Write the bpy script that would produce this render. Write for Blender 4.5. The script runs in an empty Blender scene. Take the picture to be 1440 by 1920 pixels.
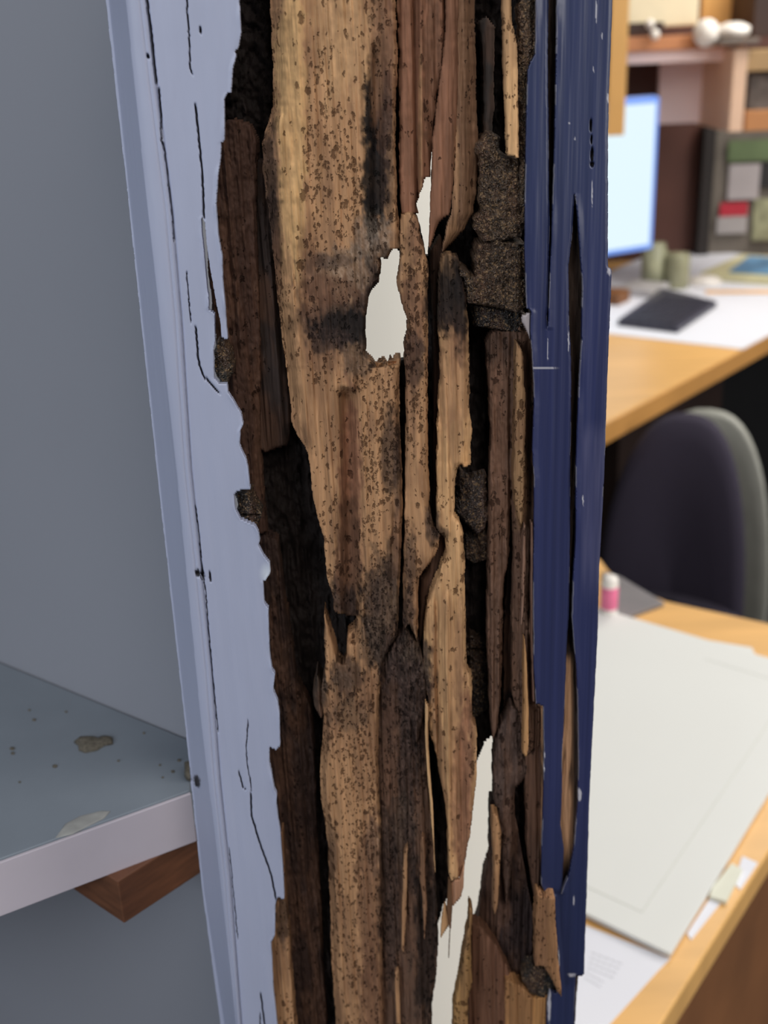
import bpy, math
import numpy as np
from mathutils import Matrix, Vector

# ------------------------------------------------------------------ camera
EYE = np.array([0.0, 0.0, 1.39]); FPX = 2143.0; PITCH = math.radians(22.3); ROLL = math.radians(-2.30)
sc = bpy.context.scene
fw = np.array([0, math.cos(PITCH), -math.sin(PITCH)]); rt0 = np.array([1.0, 0, 0]); up0 = np.cross(rt0, fw)
RT = math.cos(ROLL)*rt0 + math.sin(ROLL)*up0
UP = -math.sin(ROLL)*rt0 + math.cos(ROLL)*up0
cam = bpy.data.cameras.new('camera'); camo = bpy.data.objects.new('camera', cam)
sc.collection.objects.link(camo); sc.camera = camo
m = Matrix(((RT[0], UP[0], -fw[0], EYE[0]), (RT[1], UP[1], -fw[1], EYE[1]), (RT[2], UP[2], -fw[2], EYE[2]), (0, 0, 0, 1)))
camo.matrix_world = m
cam.sensor_fit = 'VERTICAL'; cam.sensor_height = 36.0; cam.sensor_width = 27.0
cam.lens = FPX/1920*36.0; cam.clip_start = 0.01; cam.clip_end = 60
cam.dof.use_dof = True; cam.dof.focus_distance = 0.372; cam.dof.aperture_fstop = 13.0

# ------------------------------------------------------------------ world, lights, exposure
w = bpy.data.worlds.new('world'); sc.world = w; w.use_nodes = True
w.node_tree.nodes['Background'].inputs[0].default_value = (0.80, 0.88, 1.0, 1)
w.node_tree.nodes['Background'].inputs[1].default_value = 0.12
sc.view_settings.view_transform = 'Standard'; sc.view_settings.look = 'None'
sc.view_settings.exposure = 0.0; sc.view_settings.gamma = 1.0; sc.view_settings.use_curve_mapping = False
sc.cycles.use_denoising = True

def area(name, loc, target, sx, sy, energy, color):
    l = bpy.data.lights.new(name, 'AREA'); l.shape = 'RECTANGLE'; l.size = sx; l.size_y = sy
    l.energy = energy; l.color = color
    o = bpy.data.objects.new(name, l); sc.collection.objects.link(o); o.location = loc
    o.rotation_euler = (Vector(target)-Vector(loc)).to_track_quat('-Z', 'Y').to_euler()
    return o
area('window_daylight', (-1.15, -1.45, 1.98), (0.0, 0.36, 1.22), 0.8, 0.9, 23.0, (0.86, 0.93, 1.0))
area('ceiling_light', (1.0, 0.7, 2.5), (0.7, 0.9, 0.7), 1.2, 1.2, 15.0, (1.0, 0.965, 0.91))
area('added_side_fill', (2.3, 0.5, 1.75), (0.2, 0.8, 0.9), 1.2, 1.3, 29.0, (1.0, 0.97, 0.93))  # unseen fill added at the right to brighten the white partition
area('ceiling_light', (1.5, 2.6, 2.5), (1.0, 2.9, 0.8), 1.2, 1.2, 40.0, (1.0, 0.95, 0.86))
area('ceiling_light', (0.5, -1.0, 2.45), (0.1, 0.4, 1.2), 0.9, 0.9, 16.0, (1.0, 0.95, 0.88))

# ------------------------------------------------------------------ helpers
def lin(c):
    c = np.asarray(c, float)/255.0
    return np.where(c <= 0.04045, c/12.92, ((c+0.055)/1.055)**2.4)
def ray(px, py):
    px = np.asarray(px, float); py = np.asarray(py, float)
    d = fw + ((px-720)/FPX)[..., None]*RT - ((py-960)/FPX)[..., None]*UP
    return d
def at_y(px, py, y):
    d = ray(px, py); return EYE + d*((y-EYE[1])/d[..., 1])[..., None]
def at_z(px, py, z):
    d = ray(px, py); return EYE + d*((z-EYE[2])/d[..., 2])[..., None]
def V(a): return Vector([float(q) for q in a])
DX = np.array([-0.0, -1.0, 0.0])
down = np.array([0, 0, -1.0])
VPX = 720 + FPX*(down@RT)/(down@fw); VPY = 960 - FPX*(down@UP)/(down@fw)
print('VP', VPX, VPY)
def straight(x, y): return VPX + (np.asarray(x, float)-VPX)*VPY/(VPY-np.asarray(y, float))
def unstraight(u, y): return VPX + (np.asarray(u, float)-VPX)*(VPY-np.asarray(y, float))/VPY

def _h(ix, iy, s):
    n = (ix.astype(np.int64)*374761393 + iy.astype(np.int64)*668265263 + s*1442695041) & 0x7fffffff
    n = ((n ^ (n >> 13))*1274126177) & 0x7fffffff
    n = ((n ^ (n >> 15))*69069 + 12345) & 0x7fffffff
    return ((n ^ (n >> 11)) % 100003)/100003.0
def vn(x, y, s=0):
    x = np.asarray(x, float); y = np.asarray(y, float)
    ix = np.floor(x); iy = np.floor(y); fx = x-ix; fy = y-iy
    fx = fx*fx*(3-2*fx); fy = fy*fy*(3-2*fy)
    a = _h(ix, iy, s); b = _h(ix+1, iy, s); c = _h(ix, iy+1, s); d = _h(ix+1, iy+1, s)
    return (a*(1-fx)+b*fx)*(1-fy) + (c*(1-fx)+d*fx)*fy
def fbm(x, y, s=0, o=4):
    t = 0; a = 0.5; n = 0
    for k in range(o):
        t = t + a*vn(x*2**k, y*2**k, s+k*17); n += a; a *= 0.55
    return t/n
def ss(e0, e1, x):
    t = np.clip((x-e0)/(e1-e0), 0, 1); return t*t*(3-2*t)

C = sc.collection
def tag(o, label=None, cat=None, group=None, kind=None):
    if label: o['label'] = label
    if cat: o['category'] = cat
    if group: o['group'] = group
    if kind: o['kind'] = kind
    return o
def empty(name, loc=(0, 0, 0), rz=0.0, **k):
    o = bpy.data.objects.new(name, None); C.objects.link(o); o.location = loc; o.rotation_euler = (0, 0, rz)
    o.empty_display_size = 0.05
    return tag(o, **k)
def link(name, me, mat, parent=None):
    me.materials.append(mat); o = bpy.data.objects.new(name, me); C.objects.link(o)
    if parent is not None: o.parent = parent
    return o

# ------------------------------------------------------------------ materials
def mat_new(name):
    mt = bpy.data.materials.new(name); mt.use_nodes = True
    nt = mt.node_tree; b = nt.nodes['Principled BSDF']
    return mt, nt, b
def N(nt, t, **k):
    n = nt.nodes.new(t)
    for a, v in k.items(): setattr(n, a, v)
    return n
def plain(name, rgb, rough=0.6, noise=0.06, scale=40, bump=0.0, metal=0.0, spec=0.5, stretch=(1, 1, 1), srgb=True):
    mt, nt, b = mat_new(name)
    col = lin(rgb) if srgb else np.array(rgb)
    tc = N(nt, 'ShaderNodeTexCoord'); mp = N(nt, 'ShaderNodeMapping'); mp.inputs['Scale'].default_value = stretch
    no = N(nt, 'ShaderNodeTexNoise'); no.inputs['Scale'].default_value = scale; no.inputs['Detail'].default_value = 5
    rp = N(nt, 'ShaderNodeValToRGB')
    a = np.clip(col*(1-noise*2), 0, 1); c = np.clip(col*(1+noise*2), 0, 1)
    rp.color_ramp.elements[0].position = 0.3; rp.color_ramp.elements[1].position = 0.7
    rp.color_ramp.elements[0].color = (*a, 1); rp.color_ramp.elements[1].color = (*c, 1)
    nt.links.new(tc.outputs['Object'], mp.inputs[0]); nt.links.new(mp.outputs[0], no.inputs['Vector'])
    nt.links.new(no.outputs['Fac'], rp.inputs[0]); nt.links.new(rp.outputs[0], b.inputs['Base Color'])
    b.inputs['Roughness'].default_value = rough; b.inputs['Metallic'].default_value = metal
    b.inputs['Specular IOR Level'].default_value = spec
    if bump:
        bp = N(nt, 'ShaderNodeBump'); bp.inputs['Strength'].default_value = 0.6; bp.inputs['Distance'].default_value = bump
        nt.links.new(no.outputs['Fac'], bp.inputs['Height']); nt.links.new(bp.outputs[0], b.inputs['Normal'])
    return mt

def wood_relief_mat(name, rough=0.7, grain=0.24, bumpd=0.0005, mud=False):
    """base colour from the piece's own stain map, speckles where 'spk' is high"""
    mt, nt, b = mat_new(name); L = nt.links.new
    ac = N(nt, 'ShaderNodeAttribute'); ac.attribute_name = 'col'
    ak = N(nt, 'ShaderNodeAttribute'); ak.attribute_name = 'spk'
    tc = N(nt, 'ShaderNodeTexCoord')
    mp = N(nt, 'ShaderNodeMapping'); mp.inputs['Scale'].default_value = (1, 1, 0.045)
    L(tc.outputs['Object'], mp.inputs[0])
    g = N(nt, 'ShaderNodeTexNoise'); g.inputs['Scale'].default_value = 800 if not mud else 1700; g.inputs['Detail'].default_value = 6
    L((tc.outputs['Object'] if mud else mp.outputs[0]), g.inputs['Vector'])
    gr = N(nt, 'ShaderNodeMapRange'); gr.inputs['From Min'].default_value = 0.3; gr.inputs['From Max'].default_value = 0.7
    gr.inputs['To Min'].default_value = 1-grain; gr.inputs['To Max'].default_value = 1+grain*0.8
    L(g.outputs['Fac'], gr.inputs['Value'])
    mul = N(nt, 'ShaderNodeVectorMath', operation='SCALE'); L(ac.outputs['Color'], mul.inputs[0]); L(gr.outputs[0], mul.inputs['Scale'])
    # speckles
    mp2 = N(nt, 'ShaderNodeMapping'); mp2.inputs['Scale'].default_value = (1, 0.6, 0.55)
    L(tc.outputs['Object'], mp2.inputs[0])
    dn = N(nt, 'ShaderNodeTexNoise'); dn.inputs['Scale'].default_value = 900; dn.inputs['Detail'].default_value = 3
    L(tc.outputs['Object'], dn.inputs['Vector'])
    dm = N(nt, 'ShaderNodeVectorMath', operation='SCALE'); dm.inputs['Scale'].default_value = 0.0019
    L(dn.outputs['Color'], dm.inputs[0])
    ad = N(nt, 'ShaderNodeVectorMath', operation='ADD'); L(mp2.outputs[0], ad.inputs[0]); L(dm.outputs[0], ad.inputs[1])
    hs = []
    for sc_, r0 in ((400, 0.34), (850, 0.40)):
        vo = N(nt, 'ShaderNodeTexVoronoi'); vo.inputs['Scale'].default_value = sc_; L(ad.outputs[0], vo.inputs['Vector'])
        # random size per cell, thinned by spk
        sx = N(nt, 'ShaderNodeSeparateColor'); L(vo.outputs['Color'], sx.inputs[0])
        gt = N(nt, 'ShaderNodeMath', operation='LESS_THAN'); L(sx.outputs[0], gt.inputs[0]); L(ak.outputs['Fac'], gt.inputs[1])
        rr = N(nt, 'ShaderNodeMath', operation='MULTIPLY'); L(sx.outputs[1], rr.inputs[0]); rr.inputs[1].default_value = r0
        ra = N(nt, 'ShaderNodeMath', operation='ADD'); L(rr.outputs[0], ra.inputs[0]); ra.inputs[1].default_value = 0.12
        sb = N(nt, 'ShaderNodeMath', operation='SUBTRACT'); L(ra.outputs[0], sb.inputs[0]); L(vo.outputs['Distance'], sb.inputs[1])
        mr = N(nt, 'ShaderNodeMapRange'); mr.inputs['From Min'].default_value = -0.03; mr.inputs['From Max'].default_value = 0.12
        L(sb.outputs[0], mr.inputs['Value'])
        mm = N(nt, 'ShaderNodeMath', operation='MULTIPLY'); L(mr.outputs[0], mm.inputs[0]); L(gt.outputs[0], mm.inputs[1])
        hs.append(mm)
    mx = N(nt, 'ShaderNodeMath', operation='MAXIMUM'); L(hs[0].outputs[0], mx.inputs[0]); L(hs[1].outputs[0], mx.inputs[1])
    mf = N(nt, 'ShaderNodeMath', operation='MULTIPLY'); L(mx.outputs[0], mf.inputs[0]); mf.inputs[1].default_value = 0.0 if mud else 0.8
    mix = N(nt, 'ShaderNodeMix', data_type='RGBA'); L(mf.outputs[0], mix.inputs[0]); L(mul.outputs[0], mix.inputs[6])
    dkm = N(nt, 'ShaderNodeMix', data_type='RGBA', blend_type='MULTIPLY'); dkm.inputs[0].default_value = 1.0; L(mul.outputs[0], dkm.inputs[6]); dkm.inputs[7].default_value = (0.20, 0.155, 0.13, 1); L(dkm.outputs[2], mix.inputs[7])
    L(mix.outputs[2], b.inputs['Base Color'])
    hsub = N(nt, 'ShaderNodeMath', operation='SUBTRACT'); L(g.outputs['Fac'], hsub.inputs[0])
    L(mf.outputs[0], hsub.inputs[1])
    bp = N(nt, 'ShaderNodeBump'); bp.inputs['Distance'].default_value = bumpd; bp.inputs['Strength'].default_value = 1.0
    L(hsub.outputs[0], bp.inputs['Height']); L(bp.outputs[0], b.inputs['Normal'])
    if mud:
        gv = N(nt, 'ShaderNodeTexVoronoi'); gv.inputs['Scale'].default_value = 1500; L(tc.outputs['Object'], gv.inputs['Vector'])
        gs = N(nt, 'ShaderNodeSeparateColor'); L(gv.outputs['Color'], gs.inputs[0])
        g1 = N(nt, 'ShaderNodeMath', operation='GREATER_THAN'); L(gs.outputs[0], g1.inputs[0]); g1.inputs[1].default_value = 0.80
        g2_ = N(nt, 'ShaderNodeMath', operation='MULTIPLY'); L(g1.outputs[0], g2_.inputs[0]); g2_.inputs[1].default_value = 0.5
        gm = N(nt, 'ShaderNodeMix', data_type='RGBA'); L(g2_.outputs[0], gm.inputs[0]); L(mix.outputs[2], gm.inputs[6]); gm.inputs[7].default_value = (*lin((168, 136, 100)), 1)
        L(gm.outputs[2], b.inputs['Base Color'])
        hv = N(nt, 'ShaderNodeMath', operation='MULTIPLY'); L(gv.outputs['Distance'], hv.inputs[0]); hv.inputs[1].default_value = -0.9
        ha = N(nt, 'ShaderNodeMath', operation='ADD'); L(hsub.outputs[0], ha.inputs[0]); L(hv.outputs[0], ha.inputs[1]); L(ha.outputs[0], bp.inputs['Height'])
    b.inputs['Roughness'].default_value = rough
    b.inputs['Specular IOR Level'].default_value = 0.15 if not mud else 0.6
    return mt
WOOD = wood_relief_mat('eaten_wood')
MUD = wood_relief_mat('termite_mud', rough=0.33, grain=0.75, bumpd=0.0011, mud=True)
def paint_mat(name, rough, streak, spec=0.5):
    mt, nt, b = mat_new(name); L = nt.links.new
    ac = N(nt, 'ShaderNodeAttribute'); ac.attribute_name = 'col'
    tc = N(nt, 'ShaderNodeTexCoord'); mp = N(nt, 'ShaderNodeMapping'); mp.inputs['Scale'].default_value = (1, 1, 0.03)
    L(tc.outputs['Object'], mp.inputs[0])
    g = N(nt, 'ShaderNodeTexNoise'); g.inputs['Scale'].default_value = 300; g.inputs['Detail'].default_value = 4; L(mp.outputs[0], g.inputs['Vector'])
    gr = N(nt, 'ShaderNodeMapRange'); gr.inputs['To Min'].default_value = 1-streak; gr.inputs['To Max'].default_value = 1+streak
    L(g.outputs['Fac'], gr.inputs['Value'])
    mul = N(nt, 'ShaderNodeVectorMath', operation='SCALE'); L(ac.outputs['Color'], mul.inputs[0]); L(gr.outputs[0], mul.inputs['Scale'])
    L(mul.outputs[0], b.inputs['Base Color'])
    bp = N(nt, 'ShaderNodeBump'); bp.inputs['Distance'].default_value = 0.00025; bp.inputs['Strength'].default_value = 0.8
    L(g.outputs['Fac'], bp.inputs['Height']); L(bp.outputs[0], b.inputs['Normal'])
    b.inputs['Roughness'].default_value = rough; b.inputs['Specular IOR Level'].default_value = spec
    return mt
WHITE = paint_mat('pale_grey_paint', 0.5, 0.04)
BLUE = paint_mat('navy_paint', 0.42, 0.14, 0.35)

# ------------------------------------------------------------------ relief builder (rows follow the post's height)
D0 = 0.36
def ext(poly):
    out = []
    for x, y in poly:
        if y <= 0: x, y = float(unstraight(straight(x, 0), -420)), -420
        elif y >= 1920: x, y = float(unstraight(straight(x, 1920), 2200)), 2200
        out.append((x, y))
    return out
def crossings(polys, y):
    xs = []
    for p in polys:
        x0 = p[:, 0]; y0 = p[:, 1]; x1 = np.roll(x0, -1); y1 = np.roll(y0, -1)
        k = ((y0 <= y) & (y1 > y)) | ((y1 <= y) & (y0 > y))
        if k.any(): xs.extend((x0[k] + (y-y0[k])/(y1[k]-y0[k])*(x1[k]-x0[k])).tolist())
    return sorted(xs)
def relief(name, polys, depth, colour, mat, parent=None, du=2.0, dv=4.0, thick=4.0, jag=1.0, seed=1, label=None):
    """polys: outline + holes on the photographed face; depth(mm), colour evaluated per vertex"""
    P = []
    for p in polys:
        a = np.array(ext(p), float); P.append(np.column_stack([straight(a[:, 0], a[:, 1]), a[:, 1]]))
    umin = min(p[:, 0].min() for p in P)-4; umax = max(p[:, 0].max() for p in P)+4
    ymin = min(p[:, 1].min() for p in P); ymax = max(p[:, 1].max() for p in P)
    U = np.arange(umin, umax+du, du); Y = np.arange(ymin+0.01, ymax, dv)
    nu, ny = len(U), len(Y)
    X = np.tile(U, (ny, 1)); M = np.zeros((ny, nu), bool); XL = np.zeros((ny, nu)); XR = np.ones((ny, nu))
    mids = []
    def cr(y):
        c = crossings(P, y)
        if len(c) % 2: c = c[:-1]
        out = []
        for q, v in enumerate(c):
            j = jag*((vn(y/7.0, q*9.1, seed)-.5)*2.2 + (vn(y/23.0, q*5.3, seed+3)-.5)*3.0)
            out.append(v+j)
        return out
    for j, y in enumerate(Y):
        c = cr(y)
        for a, b in zip(c[::2], c[1::2]):
            if b-a < du*0.6: continue
            i0 = int(round((a-umin)/du)); i1 = int(round((b-umin)/du))
            if i1 <= i0: i1 = i0+1
            if i0 < 0 or i1 >= nu: continue
            M[j, i0:i1+1] = True; X[j, i0] = a; X[j, i1] = b
            XL[j, i0:i1+1] = a; XR[j, i0:i1+1] = b
        mids.append(cr(y+dv/2))
    F = M[:-1, :-1] & M[:-1, 1:] & M[1:, :-1] & M[1:, 1:]
    Um = (X[:-1, :-1]+X[:-1, 1:]+X[1:, :-1]+X[1:, 1:])/4
    for j in range(ny-1):
        c = mids[j]; ins = np.zeros(nu-1, bool)
        for a, b in zip(c[::2], c[1::2]): ins |= (Um[j] > a) & (Um[j] < b)
        F[j] &= ins
    if not F.any(): print('EMPTY', name); return None
    YY = np.tile(Y[:, None], (1, nu))
    PX = unstraight(X, YY)
    T = np.clip((X-XL)/np.maximum(XR-XL, 1e-3), 0, 1)
    dep = depth(X, YY, T, X-XL, XR-X)
    dep = dep + 0*X
    Wf = at_y(PX.ravel(), YY.ravel(), 0.36) if False else None
    d = ray(PX, YY); yy = D0+dep/1000.0
    W3 = EYE + d*(yy/d[..., 1])[..., None]
    col = colour(PX, YY, X, T, X-XL, XR-X)
    if isinstance(col, tuple): col, spk = col
    else: spk = np.zeros_like(X)
    col = np.broadcast_to(col, X.shape+(3,)); spk = np.broadcast_to(spk, X.shape)
    th = thick/1000.0
    B3 = W3 + np.array([0, th, 0])
    n = nu*ny
    verts = [W3.reshape(-1, 3), B3.reshape(-1, 3)]
    J, I = np.nonzero(F)
    a = J*nu+I; b_ = a+1; c_ = a+nu+1; d_ = a+nu
    front = np.column_stack([a, d_, c_, b_]); back = np.column_stack([a, b_, c_, d_])+n
    Fp = np.pad(F, 1)
    walls = []
    for (dj, di, p, q) in ((-1, 0, a, b_), (1, 0, c_, d_), (0, -1, d_, a), (0, 1, b_, c_)):
        miss = ~Fp[J+1+dj, I+1+di]
        p_, q_ = p[miss], q[miss]
        walls.append(np.column_stack([p_, q_, q_+n, p_+n]))
    walls = np.vstack(walls)
    faces = np.vstack([front, back, walls])
    used = np.unique(faces); remap = -np.ones(2*n, int); remap[used] = np.arange(len(used))
    allv = np.vstack(verts)[used]; faces = remap[faces]
    me = bpy.data.meshes.new(name)
    me.vertices.add(len(allv)); me.vertices.foreach_set('co', allv.astype(np.float32).ravel())
    me.loops.add(faces.size); me.loops.foreach_set('vertex_index', faces.astype(np.int32).ravel())
    me.polygons.add(len(faces)); me.polygons.foreach_set('loop_start', np.arange(0, faces.size, 4, dtype=np.int32))
    sm = np.zeros(len(faces), bool); sm[:len(front)] = True
    me.update(calc_edges=True); me.polygons.foreach_set('use_smooth', sm)
    at = me.attributes.new('col', 'FLOAT_COLOR', 'POINT')
    cc = np.ones((n, 4), np.float32); cc[:, :3] = col.reshape(-1, 3); cc = np.vstack([cc, cc])[used]
    at.data.foreach_set('color', cc.ravel())
    at = me.attributes.new('spk', 'FLOAT', 'POINT')
    s = np.concatenate([spk.ravel(), spk.ravel()])[used].astype(np.float32); at.data.foreach_set('value', s)
    me.validate()
    o = link(name, me, mat, parent)
    if label: o['label'] = label
    return o

# palette
PALE = lin((206, 164, 120)); TAN = lin((176, 134, 98)); MIDB = lin((142, 106, 80)); BRN = lin((112, 80, 62))
RED = lin((140, 98, 76)); DRK = lin((62, 48, 43)); BLK = lin((30, 26, 26)); GRY = lin((112, 100, 90)); MUDC = lin((76, 62, 53))
YEL = lin((206, 164, 114)); ORG = lin((190, 138, 88))
# stains that belong to the timber: (cx, cy, rx, ry, colour, strength)
STAINS = [
 (545, 200, 26, 330, YEL, .75), (640, 60, 50, 120, PALE, .5), (690, 250, 8, 200, PALE, .3),
 (708, 210, 24, 110, BLK, .97), (704, 330, 22, 90, BLK, .95), (698, 410, 14, 60, BLK, .9), (722, 130, 22, 150, BRN, .8), (728, 300, 14, 120, DRK, .6),
 (705, 60, 12, 130, MIDB, .6), (742, 200, 5, 220, TAN, .6),
 (645, 520, 85, 55, GRY, .55), (625, 600, 75, 42, DRK, .85), (690, 590, 28, 70, DRK, .8), (700, 450, 40, 45, GRY, .6), (590, 560, 26, 90, BRN, .6),
 (665, 665, 30, 45, MUDC, .75), (610, 490, 45, 14, DRK, .6), (600, 660, 40, 40, BRN, .5), (715, 520, 22, 60, DRK, .6),
 (505, 330, 18, 110, DRK, .8), (512, 430, 14, 90, DRK, .8), (520, 520, 8, 90, BRN, .6), (560, 420, 14, 110, YEL, .6), (540, 560, 12, 90, TAN, .7),
 (656, 900, 20, 170, RED, .9), (655, 1050, 22, 110, BRN, .9), (645, 1125, 32, 35, DRK, .9),
 (735, 840, 18, 70, DRK, .75), (720, 1150, 36, 110, MUDC, .85), (735, 1220, 35, 60, DRK, .85), (737, 1050, 15, 50, DRK, .6), (745, 1000, 10, 70, BRN, .6),
 (770, 600, 22, 90, BRN, .8), (775, 680, 20, 50, DRK, .8), (785, 440, 20, 45, BRN, .7), (772, 750, 14, 100, BRN, .4),
 (770, 1060, 12, 60, DRK, .7), (765, 1150, 14, 60, DRK, .8), (775, 1260, 32, 70, MUDC, .95), (770, 1330, 30, 90, DRK, .95), (735, 1300, 20, 90, DRK, .9),
 (650, 1265, 30, 35, DRK, .8), (640, 1290, 25, 30, MUDC, .5), (600, 1300, 14, 40, MUDC, .95), (640, 1350, 40, 60, BRN, .35),
 (700, 1590, 14, 50, GRY, .5), (695, 1700, 22, 170, BRN, .7), (700, 1880, 24, 120, BRN, .7), (690, 1400, 20, 80, BRN, .3),
 (625, 1600, 10, 50, DRK, .5),
 (850, 560, 32, 60, DRK, .9), (862, 640, 14, 40, DRK, .7), (850, 700, 26, 120, RED, .4), (870, 520, 22, 50, DRK, .9),
 (812, 980, 14, 35, DRK, .85), (870, 900, 8, 60, ORG, .4), (828, 1000, 14, 10, DRK, .7),
 (815, 1280, 6, 140, BRN, .6), (868, 1480, 18, 190, RED, .9), (850, 1400, 10, 180, TAN, .4), (860, 1250, 9, 120, MIDB, .6), (825, 1450, 10, 100, MIDB, .6),
 (885, 1400, 8, 60, BRN, .5),
 (790, 40, 50, 200, RED, .5), (812, 120, 18, 160, BRN, .7), (788, 250, 4, 150, TAN, .6),
 (870, 150, 24, 220, BRN, .5), (855, 330, 6, 100, TAN, .7), (845, 440, 25, 25, TAN, .5),
 (930, 640, 30, 50, BLK, .7), (975, 900, 12, 80, TAN, .6), (935, 830, 14, 180, BRN, .4),
 (530, 1730, 12, 50, DRK, .8), (575, 480, 18, 60, BRN, .5), (618, 545, 60, 26, BRN, .7), (640, 612, 66, 30, BLK, .9), (610, 640, 40, 26, DRK, .8), (700, 560, 12, 50, DRK, .9), (560, 700, 12, 90, TAN, .6), (745, 900, 8, 80, DRK, .6), (700, 1120, 26, 60, DRK, .55), (700, 1210, 26, 50, MUDC, .6), (655, 1340, 45, 26, MUDC, .5), (735, 1420, 16, 140, BRN, .4), (765, 1450, 18, 100, DRK, .8), (755, 1560, 30, 60, MUDC, .6), (730, 1700, 18, 160, DRK, .75), (852, 540, 44, 90, BLK, .85), (640, 1060, 10, 60, BRN, .5), (690, 1300, 20, 40, BRN, .5), (770, 1600, 12, 90, DRK, .6), (800, 1760, 24, 150, BLK, .8),
]
SPKMAP = [(545, 180, 30, 330, .15), (560, 420, 20, 90, .2), (610, 230, 34, 200, 1.6), (640, 360, 40, 90, 1.6), (660, 60, 40, 90, .5), (560, 640, 25, 80, .3), (590, 770, 40, 80, .12), (652, 900, 24, 180, .1), (650, 130, 30, 60, .3), (682, 200, 12, 120, .15), (600, 30, 60, 40, .2), (610, 870, 30, 60, .35), (690, 760, 14, 60, .6), (715, 800, 35, 160, 1.8), (700, 1150, 40, 120, 1.5), (605, 960, 22, 70, .3), (650, 1380, 50, 90, 1.5), (680, 1480, 25, 120, 1.7), (625, 1520, 18, 120, .8), (660, 1750, 45, 160, 1.0), (780, 640, 20, 200, 1.8), (840, 760, 30, 120, .2), (850, 950, 25, 80, .8), (850, 1250, 30, 200, .5), (850, 1500, 30, 150, .4)]
def staincol(base, px, py, U, k=1.0, spk0=0.25):
    col = np.zeros(px.shape+(3,)) + base
    g = fbm(U/5.0, py/160.0, 5, 4); g2 = fbm(U/30.0, py/90.0, 9, 4); g3 = fbm(U/9.0, py/14.0, 21, 3)
    col = col*(0.74+0.52*g)[..., None]
    mx = ss(.42, .68, g2)[..., None]; col = col*(1-mx*.42) + BRN*mx*.42
    spk = spk0*(0.1+1.9*ss(.38, .7, fbm(U/22.0, py/45.0, 33, 3)))
    for cx, cy, rx, ry, f in SPKMAP:
        r = np.sqrt(((px-cx)/rx)**2+((py-cy)/ry)**2) + (g2-.5)*.8
        a = ss(1.3, .7, r); spk = spk*(1-a)+spk0*f*a
    grit = (0.35+1.3*vn(U/2.2, py/2.6, 91)*(.4+1.2*vn(U/4.5, py/5.5, 92)))
    for cx, cy, rx, ry, c, s in STAINS:
        kx = np.abs(px-cx) < rx*2.3
        if not (kx & (np.abs(py-cy) < ry*2.3)).any(): continue
        r = np.sqrt(((px-cx)/rx)**2+((py-cy)/ry)**2) + (g2-.5)*.8 + (g3-.5)*.9
        a = (ss(1.35, .75, r)*s*k)[..., None]
        cc_ = c*((0.55+0.9*g3)*(grit if c is MUDC or c is DRK or c is GRY else 1))[..., None]
        col = col*(1-a)+cc_*a
        spk = np.where(c.sum() < MIDB.sum()*.75, np.maximum(spk, a[..., 0]*.35), spk)
    return col, spk
def wood_c(base, spk=0.25, k=1.0, edge=None):
    def f(px, py, U, T, a, b):
        c, s = staincol(base, px, py, U, k, spk)
        # broken rims show fresh pale fibre on one side, dirt on the other
        rim = ss(3.5, 0.5, np.minimum(a, b))[..., None]*(vn(U*0+1.0, py/17.0, 77)[..., None]*.5)
        c = c*(1-rim*.6)+BRN*rim*.6
        if edge is not None:
            e = ss(3.5, 1.0, b)[..., None]*.7; c = c*(1-e)+edge*e
        return c, s
    return f
def flat_c(base, var=.35, sx=14., sy=60., seed=3):
    def f(px, py, U, T, a, b):
        return (base*(1-var+2*var*fbm(U/sx, py/sy, seed, 4))[..., None])
    return f
def dep(d0, r=3.0, groove=1.2, seed=1, tilt=0.0, gx=9.0, lump=0.0, extra=None):
    def f(U, y, T, a, b):
        t = 2*T-1
        o = d0 + r*(1-np.sqrt(np.clip(1-(0.96*t)**2, 0, 1))) + tilt*T
        o = o - groove*(fbm(U/gx, y/260.0, seed, 4)-.5)*2
        o = o + 0.35*(fbm(U/3.0, y/40.0, seed+4, 3)-.5)*2
        if lump: o = o - lump*(fbm(U/18.0, y/20.0, seed+8, 4)-.5)*2 - lump*.34*(vn(U/3.2, y/4.2, seed+9)-.5)*2
        if extra is not None: o = o + extra(U, y)
        return o
    return f
def interp(pts, y):
    p = sorted((q[1], float(straight(q[0], q[1]))) for q in pts)
    return np.interp(y, [q[0] for q in p], [q[1] for q in p])
def furrow(pts, wd, dp, y0=-1e9, y1=1e9, soft=20):
    def f(U, y):
        k = ss(y0-soft, y0+soft, y)*ss(y1+soft, y1-soft, y)
        return dp*np.exp(-((U-interp(pts, y))/wd)**2)*k
    return f
def add(*fs): return lambda U, y: sum(f(U, y) for f in fs)

# ================================================================== THE POST
post = empty('wooden_post', tuple(at_y(720, 1910, 0.40)), label='termite-eaten wooden post with pale grey paint on the left and navy paint on the right', cat='post')
post_loc = np.array(post.location)
_link = link
def link(name, me, mat, parent=None):
    o = _link(name, me, mat, parent)
    if parent is not None and parent.name.startswith('wooden_post'): o.matrix_parent_inverse = Matrix.Translation(-Vector(parent.location))
    return o

H1 = [(737,468),(748,480),(747,510),(743,530),(752,565),(762,590),(760,620),(757,655),(752,668),(740,672),(737,681),(733,673),(727,686),(722,676),(712,679),(705,688),(697,675),(686,665),(686,600),(690,560),(697,545),(710,530),(715,500),(714,485),(727,487)]
H2 = [(810,270),(808,340),(806,400),(803,470),(798,474),(793,440),(787,410),(780,385),(790,360),(797,335),(804,333)]
H3 = [(923,1386),(926,1402),(925,1440),(920,1515),(915,1580),(900,1625),(900,1665),(892,1700),(880,1720),(877,1760),(867,1790),(860,1840),(847,1900),(846,1921),(809,1921),(810,1890),(817,1830),(822,1765),(842,1700),(860,1690),(872,1640),(878,1590),(888,1530),(895,1480),(902,1440),(912,1410)]

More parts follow.
